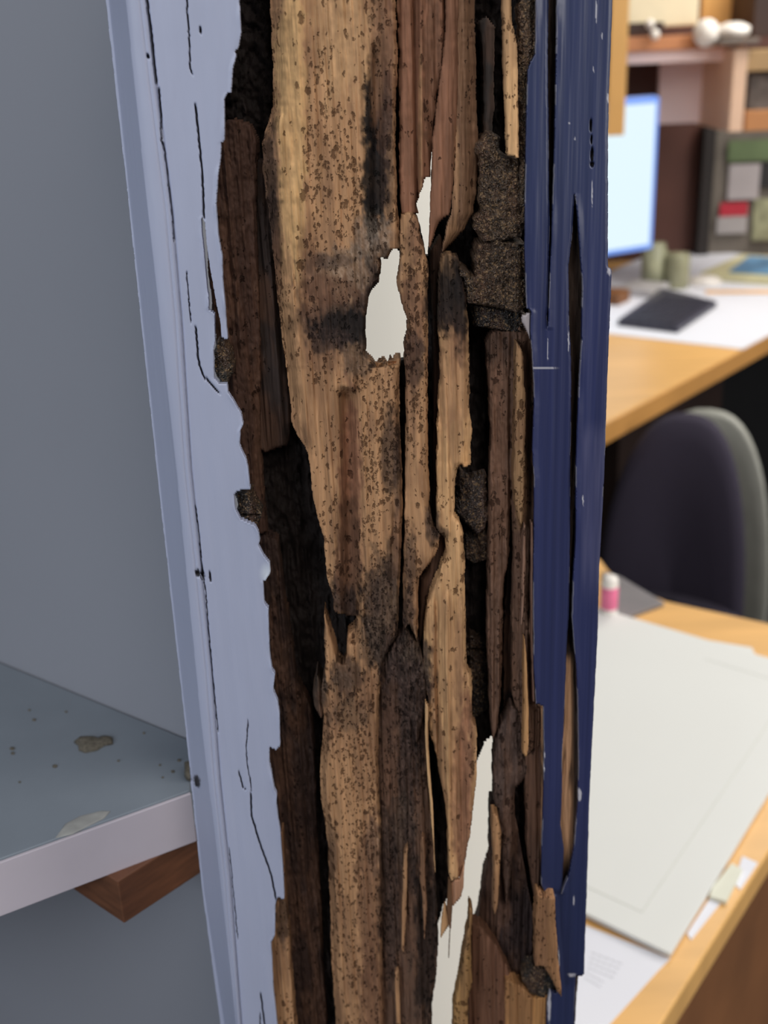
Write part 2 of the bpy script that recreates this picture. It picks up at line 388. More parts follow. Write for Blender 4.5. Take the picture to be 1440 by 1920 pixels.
# painted left face
L0 = [(204,0),(246,400),(297,880),(350,1360),(382,1669),(420,1920)]
L1 = [(235,0),(277,400),(330,880),(377,1360),(406,1600),(442,1920)]
L2 = [(275,0),(292,150),(308,280),(323,400),(340,600),(358,880),(377,1060),(397,1260),(413,1470),(432,1650),(452,1920)]
rag = [(455,0),(452,60),(447,92),(441,97),(443,105),(436,130),(433,177),(426,177),(420,188),(421,230),(420,266),(414,270),(413,300),(408,335),(405,385),(406,400),(409,440),(416,480),(418,530),(422,580),(427,638),(420,636),(416,633),(414,610),(408,580),(402,550),(395,510),(388,460),(384,420),(380,408),(377,412),(379,440),(382,470),(388,540),(391,555),(391,580),(395,582),(402,588),(403,640),(400,660),(401,709),(404,711),(410,718),(425,720),(427,735),(440,755),(452,775),(456,797),(450,808),(449,835),(455,850),(460,860),(465,880),(469,918),(455,920),(445,922),(439,930),(440,952),(450,972),(478,985),(485,1000),(488,1018),(484,1022),(493,1040),(505,1055),(507,1075),(498,1090),(493,1092),(495,1130),(503,1140),(503,1170),(505,1220),(510,1255),(516,1265),(512,1295),(520,1315),(524,1340),(525,1400),(518,1408),(505,1402),(505,1430),(514,1480),(519,1490),(518,1510),(525,1560),(530,1620),(533,1688),(520,1684),(516,1700),(515,1755),(508,1770),(510,1800),(512,1850),(520,1920)]
# hairline cracks and chips cut in as grooves: (points, half width px, y0, y1)
CRK = [([(275,0),(283,60),(288,110),(292,150)],2.2,-200,158),([(298,165),(303,225),(301,240),(303,265),(309,285)],1.5,165,285),([(309,285),(315,340),(323,400),(326,455)],1.1,285,455),
 ([(348,-150),(351,20),(354,60),(357,130),(362,142)],1.2,-150,140),([(366,190),(370,230),(377,300),(380,340),(383,410)],1.7,195,410),
 ([(350,510),(354,560),(358,605)],1.0,510,605),([(367,610),(371,665),(374,685),(380,700),(385,712)],1.6,612,712),
 ([(385,706),(396,720),(412,738)],2.0,708,738),
 ([(367,950),(373,1000),(379,1065),(386,1110),(391,1180),(398,1260),(406,1340),(409,1370)],1.0,948,1372),
 ([(465,1355),(462,1400),(463,1430),(469,1460),(471,1478)],0.9,1350,1480),([(448,1445),(456,1478),(471,1482)],1.4,1446,1484),
 ([(470,1485),(472,1530),(487,1580),(500,1615),(511,1650),(517,1684)],1.8,1486,1688),([(489,1860),(496,1920),(500,2070)],1.8,1862,2100),([(488,1895),(487,2070)],1.2,1900,2100),
 ([(258,1050),(405,1350),(430,1590),(445,1750)],0.9,1590,1760)]
CHIP = [(371,1074,6,7),(379,1078,6,9),(394,1081,2.5,9),(369,1465,8,12),(278,106,3,4),(376,57,2.5,6),(352,1445,6,9),(353,1458,7,8)]
def white_depth(U, y, T, a, b):
    u0 = interp(L0, y); u1 = interp(L1, y); u2 = interp(L2, y)
    d = np.where(U < u1, 14.0*(1-np.clip((U-u0)/(u1-u0), 0, 1))**1.0, 0.0)
    q = np.clip((U-u1)/(u2-u1), 0, 1)
    d = d + np.where(U >= u1, -1.6*np.sin(np.pi*np.clip(q*0.9+.05, 0, 1))**.6*(q < 1), 0)
    d = d + 0.9*np.exp(-((U-u2)/3.0)**2) + 0.5*np.exp(-((U-(u2-12))/3.0)**2)
    d = d + np.where(U > u2, 0.0012*np.maximum(U-u2, 0)**1.2, 0) + 0.5*(fbm(U/40, y/200, 4, 3)-.5)
    for pts, hw, y0, y1 in CRK:
        k = ss(y0-3, y0+6, y)*ss(y1+3, y1-6, y); w_ = hw*1.3
        d = d + 2.6*np.clip(1-((U-interp(pts, y)-1.6*(vn(y/6, U*0, 3)-.5))/w_)**2, 0, 1)*k
    for cx, cy, rx, ry in CHIP:
        d = d + 2.0*ss(1.2, .6, np.hypot((U-straight(cx, cy))/rx, (y-cy)/ry)+.5*(vn(U/3, y/3, 8)-.5))
    d = d - 0.8*ss(9, 0, b)*(vn(y/30, y*0, 2)-.3)
    return d
WP = lin((163, 168, 191))
def white_col(px, py, U, T, a, b):
    c = np.zeros(px.shape+(3,))+WP
    c = c*(0.96+.08*fbm(U/60, py/200, 3, 3))[..., None]
    dk = np.zeros(px.shape)
    for pts, hw, y0, y1 in CRK:
        k = ss(y0-3, y0+6, py)*ss(y1+3, y1-6, py); w_ = hw*1.25
        dk = np.maximum(dk, np.clip(1.5-1.5*((U-interp(pts, py)-1.6*(vn(py/6, U*0, 3)-.5))/w_)**2, 0, 1)*k)
    for cx, cy, rx, ry in CHIP:
        dk = np.maximum(dk, ss(1.2, .7, np.hypot((U-straight(cx, cy))/rx, (py-cy)/ry)+.5*(vn(U/3, py/3, 8)-.5)))
    bb = ss(18, 0, np.hypot(px-500, (py-1075)*.7))*.6
    c = c*(1-bb[..., None])+lin((215, 222, 228))*bb[..., None]
    return c*(1-dk[..., None])+lin((30, 26, 30))*dk[..., None]
wpoly = rag + [(x-3, y) for x, y in reversed(L0)]
relief('painted_face', [wpoly], white_depth, white_col, WHITE, post, du=1.5, dv=3.0, thick=2.5, jag=.35, seed=11, label='pale grey painted board with a moulded left edge, long cracks and a ragged torn right rim')

# navy painted right face
blue_out = [(1007,0),(1005,30),(1004,100),(995,115),(990,130),(988,200),(985,350),(984,480),(988,580),(996,583),(995,620),(996,640),(998,660),(1000,700),(1002,760),(998,840),(1002,900),(1001,1000),(1000,1100),(1001,1250),(1005,1320),(1019,1325),(1020,1400),(1019,1500),(1016,1570),(1015,1660),(1025,1680),(1039,1680),(1042,1740),(1047,1800),(1050,1850),(1043,1862),(1032,1858),(1026,1880),(1025,1920),(1077,1920),(1079,1833),(1088,1833),(1095,1828),(1100,1680),(1105,1500),(1110,1400),(1120,1200),(1124,1060),(1130,950),(1135,840),(1138,720),(1145,560),(1147,505),(1140,500),(1140,480),(1140,290),(1141,200),(1146,60),(1148,0)]
gap1 = [(1027,0),(1027,125),(1029,250),(1029,350),(1031,425),(1028,525),(1026,600),(1028,618),(1031,525),(1035,450),(1037,375),(1040,275),(1042,175),(1044,25),(1047,0)]
gap2 = [(1078,365),(1072,450),(1066,500),(1067,600),(1071,675),(1071,800),(1069,875),(1069,960),(1068,1080),(1066,1160),(1062,1222),(1060,1280),(1057,1360),(1054,1410),(1054,1485),(1051,1545),(1057,1590),(1055,1640),(1053,1675),(1060,1655),(1067,1640),(1077,1585),(1084,1500),(1085,1410),(1083,1310),(1081,1250),(1077,1215),(1073,1160),(1075,1085),(1080,1010),(1080,900),(1082,825),(1087,700),(1091,635),(1092,525),(1088,475),(1083,400)]
NICK = [(1108,235,2.5,12),(1109,262,2,8),(1110,290,3,14),(1110,308,4,5),(1052,0,0.1,.1)]
SCR = [(1110,360,1.2,24),(1118,20,1.5,26),(1129,68,1.2,6),(1113,130,.9,6),(1027,655,1.2,18),(1018,690,26,.9),(1066,640,1.2,22),(1093,938,1.4,10),(1080,1290,1.6,8),(1086,1490,5,12),(1020,1440,1.2,10),(1021,1415,1,6),(1142,510,4,7),(1140,185,2,10),(1068,230,2.5,1.5),(1078,260,1.5,2),(1030,1880,3.0,40),(1072,1828,9,3),(1047,1800,2,22),(1076,1690,1.2,10)]
def blue_depth(U, y, T, a, b):
    d = 3.0 + 0.075*np.maximum(U-1000, 0) + 0.7*(fbm(U/14, y/400, 8, 3)-.5)
    d = d - 1.2*ss(14, 0, a)*vn(y/60, y*0, 4) + 0.8*ss(5, 0, b)
    d = d + 1.0*(U < straight(1034, 900))*ss(1650, 1500, y)*0
    for cx, cy, rx, ry in NICK: d = d + 2.0*ss(1.2, .6, np.hypot((U-straight(cx, cy))/rx, (y-cy)/ry))
    return d
NB = lin((42, 47, 82))
def blue_col(px, py, U, T, a, b):
    k = fbm(U/10, py/500, 12, 3)[..., None]
    c = NB*(0.75+.5*k)
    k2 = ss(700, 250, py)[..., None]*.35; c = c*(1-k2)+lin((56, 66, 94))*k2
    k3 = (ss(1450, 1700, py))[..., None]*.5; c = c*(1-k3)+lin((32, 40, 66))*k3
    painted_sheen = (ss(780, 830, py)*ss(1150, 1050, py)*ss(1086, 1098, px)*(0.4+.6*vn(U/5, py/60, 5)))[..., None]*.5  # sheen on the right part of the navy face, painted into the colour
    c = c*(1-painted_sheen)+lin((88, 88, 118))*painted_sheen
    e = ss(1.8, .4, a)*(vn(py/60, py*0, 41) > .5); e = (np.maximum(e, ss(1.2, .3, b)*(vn(py/40, py*0, 43) > .74)))[..., None]*.55
    c = c*(1-e)+lin((150, 146, 152))*e
    for cx, cy, rx, ry in SCR:
        q = (ss(1.15, .7, np.hypot((px-cx)/rx, (py-cy)/ry)+.7*(vn(U/2, py/4, 6)-.5)))[..., None]*.75
        c = c*(1-q)+lin((190, 188, 196))*q
    for cx, cy, rx, ry in NICK:
        q = (ss(1.2, .7, np.hypot((px-cx)/rx, (py-cy)/ry)+.5*(vn(U/2, py/3, 6)-.5)))[..., None]
        c = c*(1-q)+BLK*q
    return c
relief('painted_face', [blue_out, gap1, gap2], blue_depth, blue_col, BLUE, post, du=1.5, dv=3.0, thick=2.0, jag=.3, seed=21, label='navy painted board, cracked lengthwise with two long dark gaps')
# timber behind the navy paint
relief('core_wood', [[(1000,0),(1140,0),(1132,500),(1128,800),(1115,1100),(1100,1400),(1093,1650),(1086,1800),(1070,1920),(1010,1920),(1018,1500),(1010,1000),(1006,500)]],
       lambda U, y, T, a, b: 9.0+0.075*np.maximum(U-1000, 0)+1.5*(fbm(U/8, y/90, 8, 4)-.5)*2 - 2.5*ss(1200, 1240, y)*ss(1690, 1600, y)*ss(1078, 1068, unstraight(U, y)),
       lambda px, py, U, T, a, b: (lambda k, dd: lin((54,42,36))*(.5+1.0*fbm(U/6, py/40, 3, 4))[..., None]*(1-k[..., None]) + lin((190,146,112))*(0.65+.6*fbm(U/4, py/60, 5, 4))[..., None]*k[..., None])(
            ss(1220, 1250, py)*ss(1640, 1560, py)*ss(1078, 1068, px)*(1-.75*ss(.5, .62, fbm(U/9, py/70, 31, 3))*ss(1380, 1430, py)*ss(1500, 1450, py)), 0), WOOD, post, thick=5, jag=.5, seed=23, label='dark timber showing in the cracks of the navy board')

# dark eaten-out core behind everything (open where one can see through)
def grow(p, k):
    c = np.mean(p, 0); return [tuple(np.array(q)+(np.array(q)-c)/max(np.linalg.norm(np.array(q)-c), 1)*k) for q in p]
def shiftx(p, l, r):
    c = np.mean([q[0] for q in p]); return [(x-l if x < c else x+r, y) for x, y in p]
relief('core_wood', [[(420,0),(1020,0),(1012,500),(1014,1000),(1018,1400),(1016,1700),(1015,1920),(505,1920),(500,1500),(480,1000),(425,640),(395,400)],
        grow(H1, 7), grow(H2, 6), [(928,1375),(933,1400),(930,1450),(926,1520),(921,1590),(908,1630),(906,1670),(896,1710),(884,1735),(883,1765),(875,1795),(868,1845),(855,1905),(846,1921),(800,1921),(803,1890),(808,1830),(812,1765),(832,1700),(846,1670),(862,1640),(866,1590),(876,1530),(884,1480),(894,1430),(908,1395)]],
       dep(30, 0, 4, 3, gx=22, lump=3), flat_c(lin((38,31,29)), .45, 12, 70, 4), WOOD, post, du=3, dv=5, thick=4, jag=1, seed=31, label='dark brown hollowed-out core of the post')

def piece(name, poly, d, base, spk=.2, k=1.0, thick=6, jag=1.0, seed=1, mat=None, edge=None, label=None, **kw):
    return relief(name, [poly] if not isinstance(poly[0], list) else poly, dep(d, seed=seed, **kw), wood_c(base, spk, k, edge), mat or WOOD, post, thick=thick, jag=jag if mat is not MUD else 2.6, du=2.0 if mat is not MUD else 1.5, dv=4.0 if mat is not MUD else 2.0, seed=seed, label=label)

# left hollow
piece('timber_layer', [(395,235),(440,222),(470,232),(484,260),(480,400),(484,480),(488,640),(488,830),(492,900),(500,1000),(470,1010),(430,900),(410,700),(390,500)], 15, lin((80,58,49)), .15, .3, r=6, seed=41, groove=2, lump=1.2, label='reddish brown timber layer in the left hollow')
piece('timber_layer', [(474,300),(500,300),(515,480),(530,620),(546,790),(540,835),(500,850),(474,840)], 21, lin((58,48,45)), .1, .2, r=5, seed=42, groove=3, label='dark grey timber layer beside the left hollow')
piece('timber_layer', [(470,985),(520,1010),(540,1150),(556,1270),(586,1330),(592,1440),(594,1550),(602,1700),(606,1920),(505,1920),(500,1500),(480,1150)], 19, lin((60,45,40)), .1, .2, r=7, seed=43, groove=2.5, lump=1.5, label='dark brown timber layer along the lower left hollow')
piece('splinter', [(534,1680),(543,1740),(547,1830),(556,1920),(512,1920),(505,1850),(500,1770),(512,1690)], 5, TAN, .3, 1, r=2.5, seed=44, label='pale brown strip beside the lower painted rim')
piece('splinter', [(526,1560),(531,1560),(538,1700),(543,1800),(534,1800),(527,1690)], 7, MIDB, .2, .4, r=1, seed=45, jag=.4)
piece('mud_crust', [(405,640),(428,638),(436,700),(426,722),(408,716),(402,690)], 3, lin((66,58,50)), 0, 0, r=3, lump=2, seed=46, mat=MUD, thick=8, label='dark mud lump in the notch of the painted rim')
piece('mud_crust', [(443,922),(470,920),(490,960),(486,985),(462,980),(446,968)], 4, lin((50,42,38)), 0, 0, r=3, lump=2.5, seed=47, mat=MUD, thick=8)
piece('mud_crust', [(593,1262),(606,1280),(610,1330),(604,1350),(592,1330),(586,1300)], 6, lin((70,58,50)), .3, 0, r=5, lump=1.5, seed=48, thick=10)

# main plank
mainp = [(511,0),(513,130),(512,200),(500,235),(492,270),(493,320),(499,370),(507,420),(514,480),(519,560),(528,620),(535,680),(542,740),(548,800),(556,815),(568,832),(576,850),(582,880),(587,930),(595,960),(600,985),(607,1010),(610,1060),(614,1085),(622,1110),(628,1150),(645,1154),(668,1157),(672,1165),(665,1178),(652,1188),(651,1225),(645,1247),(635,1235),(625,1200),(615,1165),(607,1135),(608,1180),(611,1240),(603,1290),(607,1340),(604,1400),(600,1450),(601,1500),(609,1540),(616,1600),(618,1680),(622,1800),(628,1920),
 (716,1920),(716,1800),(717,1700),(715,1560),(711,1500),(709,1400),(711,1310),(718,1245),(732,1215),(745,1192),(747,1150),(752,1050),(755,960),(754,900),(750,800),(749,700),(752,668),(740,672),(737,681),(733,673),(727,686),(722,676),(712,679),(705,688),(697,675),(686,665),(686,600),(690,560),(697,545),(710,530),(715,500),(714,485),(727,487),(737,468),(749,468),(750,430),(745,400),(743,330),(742,250),(745,100),(744,0)]
fur = add(furrow([(650,700),(656,900),(656,1160)], 17, 6.5, 735, 1200, 12),
          furrow([(706,0),(706,420)], 14, 4.0, 95, 440, 30),
          furrow([(560,0),(562,480)], 20, -2.0, -200, 520, 60),
          furrow([(575,480),(600,800)], 10, 1.0, 500, 800, 60),
          furrow([(737,960),(737,1100)], 8, 2.0, 960, 1100, 30))
def maindepth(U, y, T, a, b):
    o = dep(2.0, 2.5, 1.3, 51, extra=fur)(U, y, T, a, b)
    o = o + 9*ss(34, 0, a)**1.6*ss(900, 700, y) + 5*ss(24, 0, a)**1.6*ss(1300, 1400, y) + 2.5*ss(10, 0, b)**2
    px = unstraight(U, y)
    flap = ss(731, 726, y-(px-652)*.35)*(px < 664)*(px > 640)*ss(560, 680, y)
    return o - 2.2*flap*ss(640, 730, y)
relief('wood_plank', [mainp], maindepth, wood_c(TAN, .62), WOOD, post, du=1.8, dv=3.2, thick=7, jag=.9, seed=51, label='broad pale plank riddled with brown speckles and black mould')
# dark plank right of the crack at the bottom
piece('wood_plank', [(712,1250),(730,1215),(745,1196),(760,1185),(785,1205),(793,1235),(800,1290),(796,1310),(795,1350),(800,1450),(808,1530),(813,1620),(820,1700),(822,1765),(817,1830),(810,1890),(808,1920),(708,1920),(710,1700),(707,1400)], 6, lin((92,70,58)), .45, 1, r=4, seed=52, groove=2.0, lump=.6, gx=7, label='dark brown rotten plank below the mud patch')
piece('mud_crust', [(742,1195),(762,1180),(784,1205),(795,1240),(801,1290),(797,1330),(790,1360),(780,1400),(768,1350),(745,1330),(744,1270)], 3.5, lin((80, 64, 54)), .6, 1, r=4, lump=1.6, seed=53, label='gritty grey-brown mud patch in the middle of the post')
piece('splinter', [(757,1600),(765,1582),(764,1640),(762,1720),(757,1790),(753,1780),(754,1700)], 3, TAN, .6, .2, r=1, seed=54, jag=.6)
piece('splinter', [(788,1570),(796,1565),(799,1640),(800,1720),(796,1770),(792,1700),(787,1640)], 4, MIDB, .3, .1, r=1.5, seed=55)
piece('splinter', [(740,1820),(748,1815),(749,1920),(738,1920)], 4, TAN, .2, .2, r=1, seed=56, jag=.5)
piece('splinter', [(797,1312),(804,1325),(803,1380),(806,1440),(812,1510),(814,1570),(817,1640),(815,1640),(811,1570),(807,1520),(801,1450),(797,1380)], 1.5, PALE, 0, .1, r=1, seed=57, jag=.3, thick=2, label='thin pale curved splinter')

# middle strips
piece('wood_plank', [(746,0),(838,0),(835,60),(828,115),(820,180),(811,262),(806,333),(797,335),(790,360),(780,385),(786,402),(752,400),(748,300),(747,100)], 6, RED, .12, 1, r=3, seed=61, groove=1.5, gx=12, extra=add(furrow([(777,0),(783,400)], 4, 3), furrow([(789,0),(791,400)], 4, -1.5)), label='reddish brown plank at the top centre')
piece('wood_plank', [(837,0),(862,0),(860,150),(856,250),(850,340),(843,404),(828,414),(819,427),(813,450),(804,472),(806,400),(809,340),(811,262),(821,180),(829,115),(836,60)], 4, RED, .03, .3, r=2, seed=62, groove=.8, tilt=2, jag=.6, thick=3, label='smooth reddish plank with a pointed lower end')
piece('wood_plank', [(858,0),(888,0),(891,60),(893,150),(897,300),(895,350),(888,400),(872,430),(856,448),(838,470),(829,476),(836,430),(846,400),(850,340),(854,250),(857,150)], 5, lin((132,100,76)), .12, .8, r=3, seed=63, groove=1.0, tilt=7, thick=3, label='brown folded plank beside the top dark gap')
piece('wood_plank', [(752,402),(770,395),(783,408),(789,440),(796,475),(803,490),(802,600),(803,750),(803,860),(806,950),(812,985),(826,1002),(824,1022),(815,1045),(803,1060),(789,1078),(785,1085),(784,1150),(782,1206),(779,1200),(768,1172),(757,1185),(755,1150),(757,1050),(759,960),(759,900),(761,800),(762,705),(756,672),(758,655),(763,620),(763,600),(753,565),(744,530),(748,510),(752,480),(749,440)], 3, TAN, .75, 1, r=3.5, seed=64, groove=1.2, label='narrow speckled plank between the two white openings')
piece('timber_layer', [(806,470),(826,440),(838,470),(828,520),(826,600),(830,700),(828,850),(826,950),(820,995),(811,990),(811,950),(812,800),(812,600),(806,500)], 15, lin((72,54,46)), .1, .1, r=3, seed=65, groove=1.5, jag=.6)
w6 = [(838,472),(858,480),(866,520),(875,560),(878,610),(881,680),(880,760),(884,790),(883,872),(872,880),(866,872),(857,882),(853,900),(852,940),(851,965),(862,980),(868,1000),(871,1040),(872,1120),(873,1200),(875,1255),(885,1268),(885,1350),(893,1360),(895,1400),(894,1440),(890,1500),(882,1560),(872,1620),(864,1647),(856,1650),(845,1656),(842,1640),(839,1560),(834,1500),(824,1450),(814,1400),(804,1372),(799,1340),(803,1310),(798,1290),(793,1240),(794,1200),(798,1160),(803,1130),(812,1100),(824,1078),(828,1058),(833,1052),(838,1032),(834,1010),(822,1000),(817,990),(820,950),(820,850),(823,760),(826,700),(824,640),(822,600),(824,520),(830,480)]
piece('wood_plank', w6, 3, lin((200,156,112)), .3, 1, r=4, seed=66, groove=1.6, gx=10, extra=add(furrow([(818,1150),(826,1600)], 5, 2.5, 1120, 1700), furrow([(838,1150),(842,1600)], 6, -2, 1120, 1700), furrow([(866,1380),(866,1640)], 12, 3, 1380, 1700)), label='long smooth tan plank with wavy lower grain')
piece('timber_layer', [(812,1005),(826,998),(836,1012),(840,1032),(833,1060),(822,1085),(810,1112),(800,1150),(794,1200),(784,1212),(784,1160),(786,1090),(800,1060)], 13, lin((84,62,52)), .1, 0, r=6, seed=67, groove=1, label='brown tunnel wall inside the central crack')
piece('splinter', [(846,1651),(862,1646),(871,1618),(869,1665),(864,1685),(848,1702),(845,1690)], 5, lin((200,150,118)), 0, 0, r=1, seed=68, jag=.2, thick=1.5, label='pinkish torn flake hanging over the white gap')
piece('splinter', [(834,1690),(838,1702),(843,1735),(840,1740),(826,1761),(828,1722)], 5, lin((190,146,104)), 0, 0, r=1, seed=69, jag=.2, thick=1.5)
piece('splinter', [(840,1645),(847,1650),(848,1700),(846,1745),(843,1745),(838,1705)], 4, lin((100,72,50)), .2, 0, r=1, seed=70, jag=.3, thick=1.5)
piece('fibre', [(843,1740),(845,1740),(843,1780),(842,1800),(840.5,1800),(841,1775)], 4.5, GRY, 0, 0, r=.2, seed=71, jag=.1, thick=.4)
piece('splinter', [(880,1695),(887,1705),(884,1760),(885,1850),(877,1880),(877,1920),(843,1920),(850,1890),(860,1835),(868,1785),(878,1735)], 4, lin((160,122,78)), .8, .3, r=3, seed=72, label='speckled strip on the right side of the white gap')
piece('wood_plank', [(880,1725),(905,1738),(930,1770),(960,1830),(990,1860),(1028,1862),(1026,1920),(872,1920)], 13, lin((104,72,56)), .1, 0, r=3, seed=73, groove=2, label='brown plank at the bottom right')
piece('wood_plank', [(948,1835),(975,1845),(1000,1868),(1028,1866),(1026,1920),(944,1920)], 10, lin((168,122,78)), .1, 0, r=2, seed=74, groove=1.2, label='orange brown wood at the bottom right')

# right strips
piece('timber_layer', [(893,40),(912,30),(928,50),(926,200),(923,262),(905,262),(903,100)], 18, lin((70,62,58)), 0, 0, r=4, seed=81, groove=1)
piece('mud_crust', [(970,0),(1008,0),(1006,100),(997,130),(990,200),(987,300),(986,420),(978,420),(974,300),(972,100)], 7, lin((96,78,62)), 0, 0, r=3, lump=1.6, seed=82, mat=MUD, label='gritty mud strip along the navy edge')
piece('splinter', [(936,0),(952,0),(960,40),(970,85),(973,298),(950,291),(947,200),(943,90)], 2, lin((204,162,118)), .35, 0, r=1.5, seed=83, jag=.5, thick=3, label='pale blunt-ended splinter at the top right')
piece('mud_crust', [(890,268),(903,262),(910,248),(922,246),(936,256),(945,292),(972,300),(980,340),(985,420),(980,445),(940,455),(905,452),(888,430),(886,410),(898,398),(902,340)], 6, lin((88,70,56)), 0, 0, r=8, lump=2.4, seed=84, mat=MUD, thick=14, label='upper lump of glittering termite mud')
piece('mud_crust', [(893,458),(930,452),(985,458),(988,520),(988,575),(970,588),(930,578),(892,572),(866,568),(858,545),(856,515),(862,500),(878,510),(890,520)], 5, lin((80,63,50)), 0, 0, r=9, lump=2.8, seed=85, mat=MUD, thick=14, label='lower block of glittering termite mud')
piece('mud_crust', [(880,570),(980,585),(992,600),(985,625),(940,620),(890,612)], 12, lin((46,40,38)), 0, 0, r=4, lump=2, seed=86, mat=MUD)
piece('paint_flake', [(977,592),(995,583),(994,640),(990,628),(979,606)], 4, lin((190,186,192)), 0, 0, r=1, groove=.3, seed=87, jag=.3, thick=1, mat=WHITE, label='small white paint flake')
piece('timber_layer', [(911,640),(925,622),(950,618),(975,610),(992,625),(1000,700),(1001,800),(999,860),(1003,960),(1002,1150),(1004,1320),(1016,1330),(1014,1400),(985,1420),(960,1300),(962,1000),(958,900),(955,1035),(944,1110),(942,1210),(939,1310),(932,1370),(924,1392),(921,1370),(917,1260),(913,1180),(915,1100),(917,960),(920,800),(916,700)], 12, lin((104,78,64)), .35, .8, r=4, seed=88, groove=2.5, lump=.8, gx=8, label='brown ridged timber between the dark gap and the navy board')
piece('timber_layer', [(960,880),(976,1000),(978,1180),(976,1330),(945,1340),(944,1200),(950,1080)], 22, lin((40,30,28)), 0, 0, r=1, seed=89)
piece('splinter', [(968,640),(980,660),(985,760),(985,880),(981,965),(978,985),(975,996),(971,975),(966,950),(962,880),(965,760)], 5, lin((150,116,84)), .6, 0, r=2, seed=90, groove=1, label='speckled splinter ending in a sharp point')
piece('splinter', [(981,985),(985,985),(986,1080),(983,1130),(979,1178),(976,1170),(977,1090),(979,1050)], 4, lin((140,110,94)), .2, 0, r=1, seed=91, jag=.3, thick=3)
piece('splinter', [(995,980),(1000,980),(1001,1240),(1003,1318),(999,1318),(996,1200)], 5, lin((120,92,80)), .2, 0, r=1, seed=92, jag=.3, thick=3)
piece('splinter', [(983,1190),(988,1230),(991,1320),(991,1400),(988,1421),(980,1416),(982,1320),(981,1240)], 5, lin((184,138,94)), .05, 0, r=1.2, seed=93, jag=.3, thick=4, label='orange splinter beside the navy board')
piece('mud_crust', [(855,895),(861,880),(878,897),(912,888),(915,960),(912,992),(895,1004),(880,988),(866,975),(853,960)], 15, lin((70,58,54)), 0, 0, r=5, lump=2.5, seed=94, mat=MUD)
piece('mud_crust', [(870,995),(914,992),(914,1050),(890,1058),(873,1048)], 20, lin((52,46,42)), 0, 0, r=3, lump=2.5, seed=95, mat=MUD)
piece('mud_crust', [(876,1190),(914,1200),(914,1330),(890,1350),(878,1300)], 26, lin((50,42,40)), 0, 0, r=3, lump=3, seed=96, mat=MUD)
piece('mud_crust', [(932,1370),(958,1320),(980,1335),(985,1420),(1000,1440),(985,1460),(966,1480),(964,1600),(950,1700),(935,1600),(926,1500),(924,1420)], 13, lin((80,63,56)), .3, 0, r=5, lump=1.5, seed=97, label='soft grey-brown mud beside the lower white gap')
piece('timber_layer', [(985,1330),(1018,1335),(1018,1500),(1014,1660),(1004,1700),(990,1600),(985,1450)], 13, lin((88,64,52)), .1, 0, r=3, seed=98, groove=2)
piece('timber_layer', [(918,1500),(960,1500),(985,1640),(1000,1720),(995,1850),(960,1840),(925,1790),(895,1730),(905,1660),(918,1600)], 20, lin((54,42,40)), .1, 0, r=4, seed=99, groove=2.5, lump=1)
piece('splinter', [(923,1522),(934,1528),(940,1560),(937,1640),(934,1700),(929,1718),(925,1712),(926,1620),(922,1560)], 8, lin((166,124,88)), .4, 0, r=1.5, seed=100, jag=.5, label='thin brown splinter right of the white gap')
piece('splinter', [(1006,1672),(1022,1682),(1040,1684),(1044,1760),(1049,1830),(1054,1870),(1045,1862),(1030,1830),(1020,1815),(1003,1812),(1003,1740)], 2, lin((150,110,78)), .4, 0, r=2, seed=101, groove=1.4, thick=6, label='broken brown chunk clinging to the navy board')
piece('mud_crust', [(985,1812),(1010,1808),(1035,1822),(1040,1850),(1020,1872),(992,1862),(980,1835)], 9, lin((34,30,28)), 0, 0, r=4, lump=1.5, seed=102, mat=MUD)  # near-black piece; the darkness of a hole is put into its colour

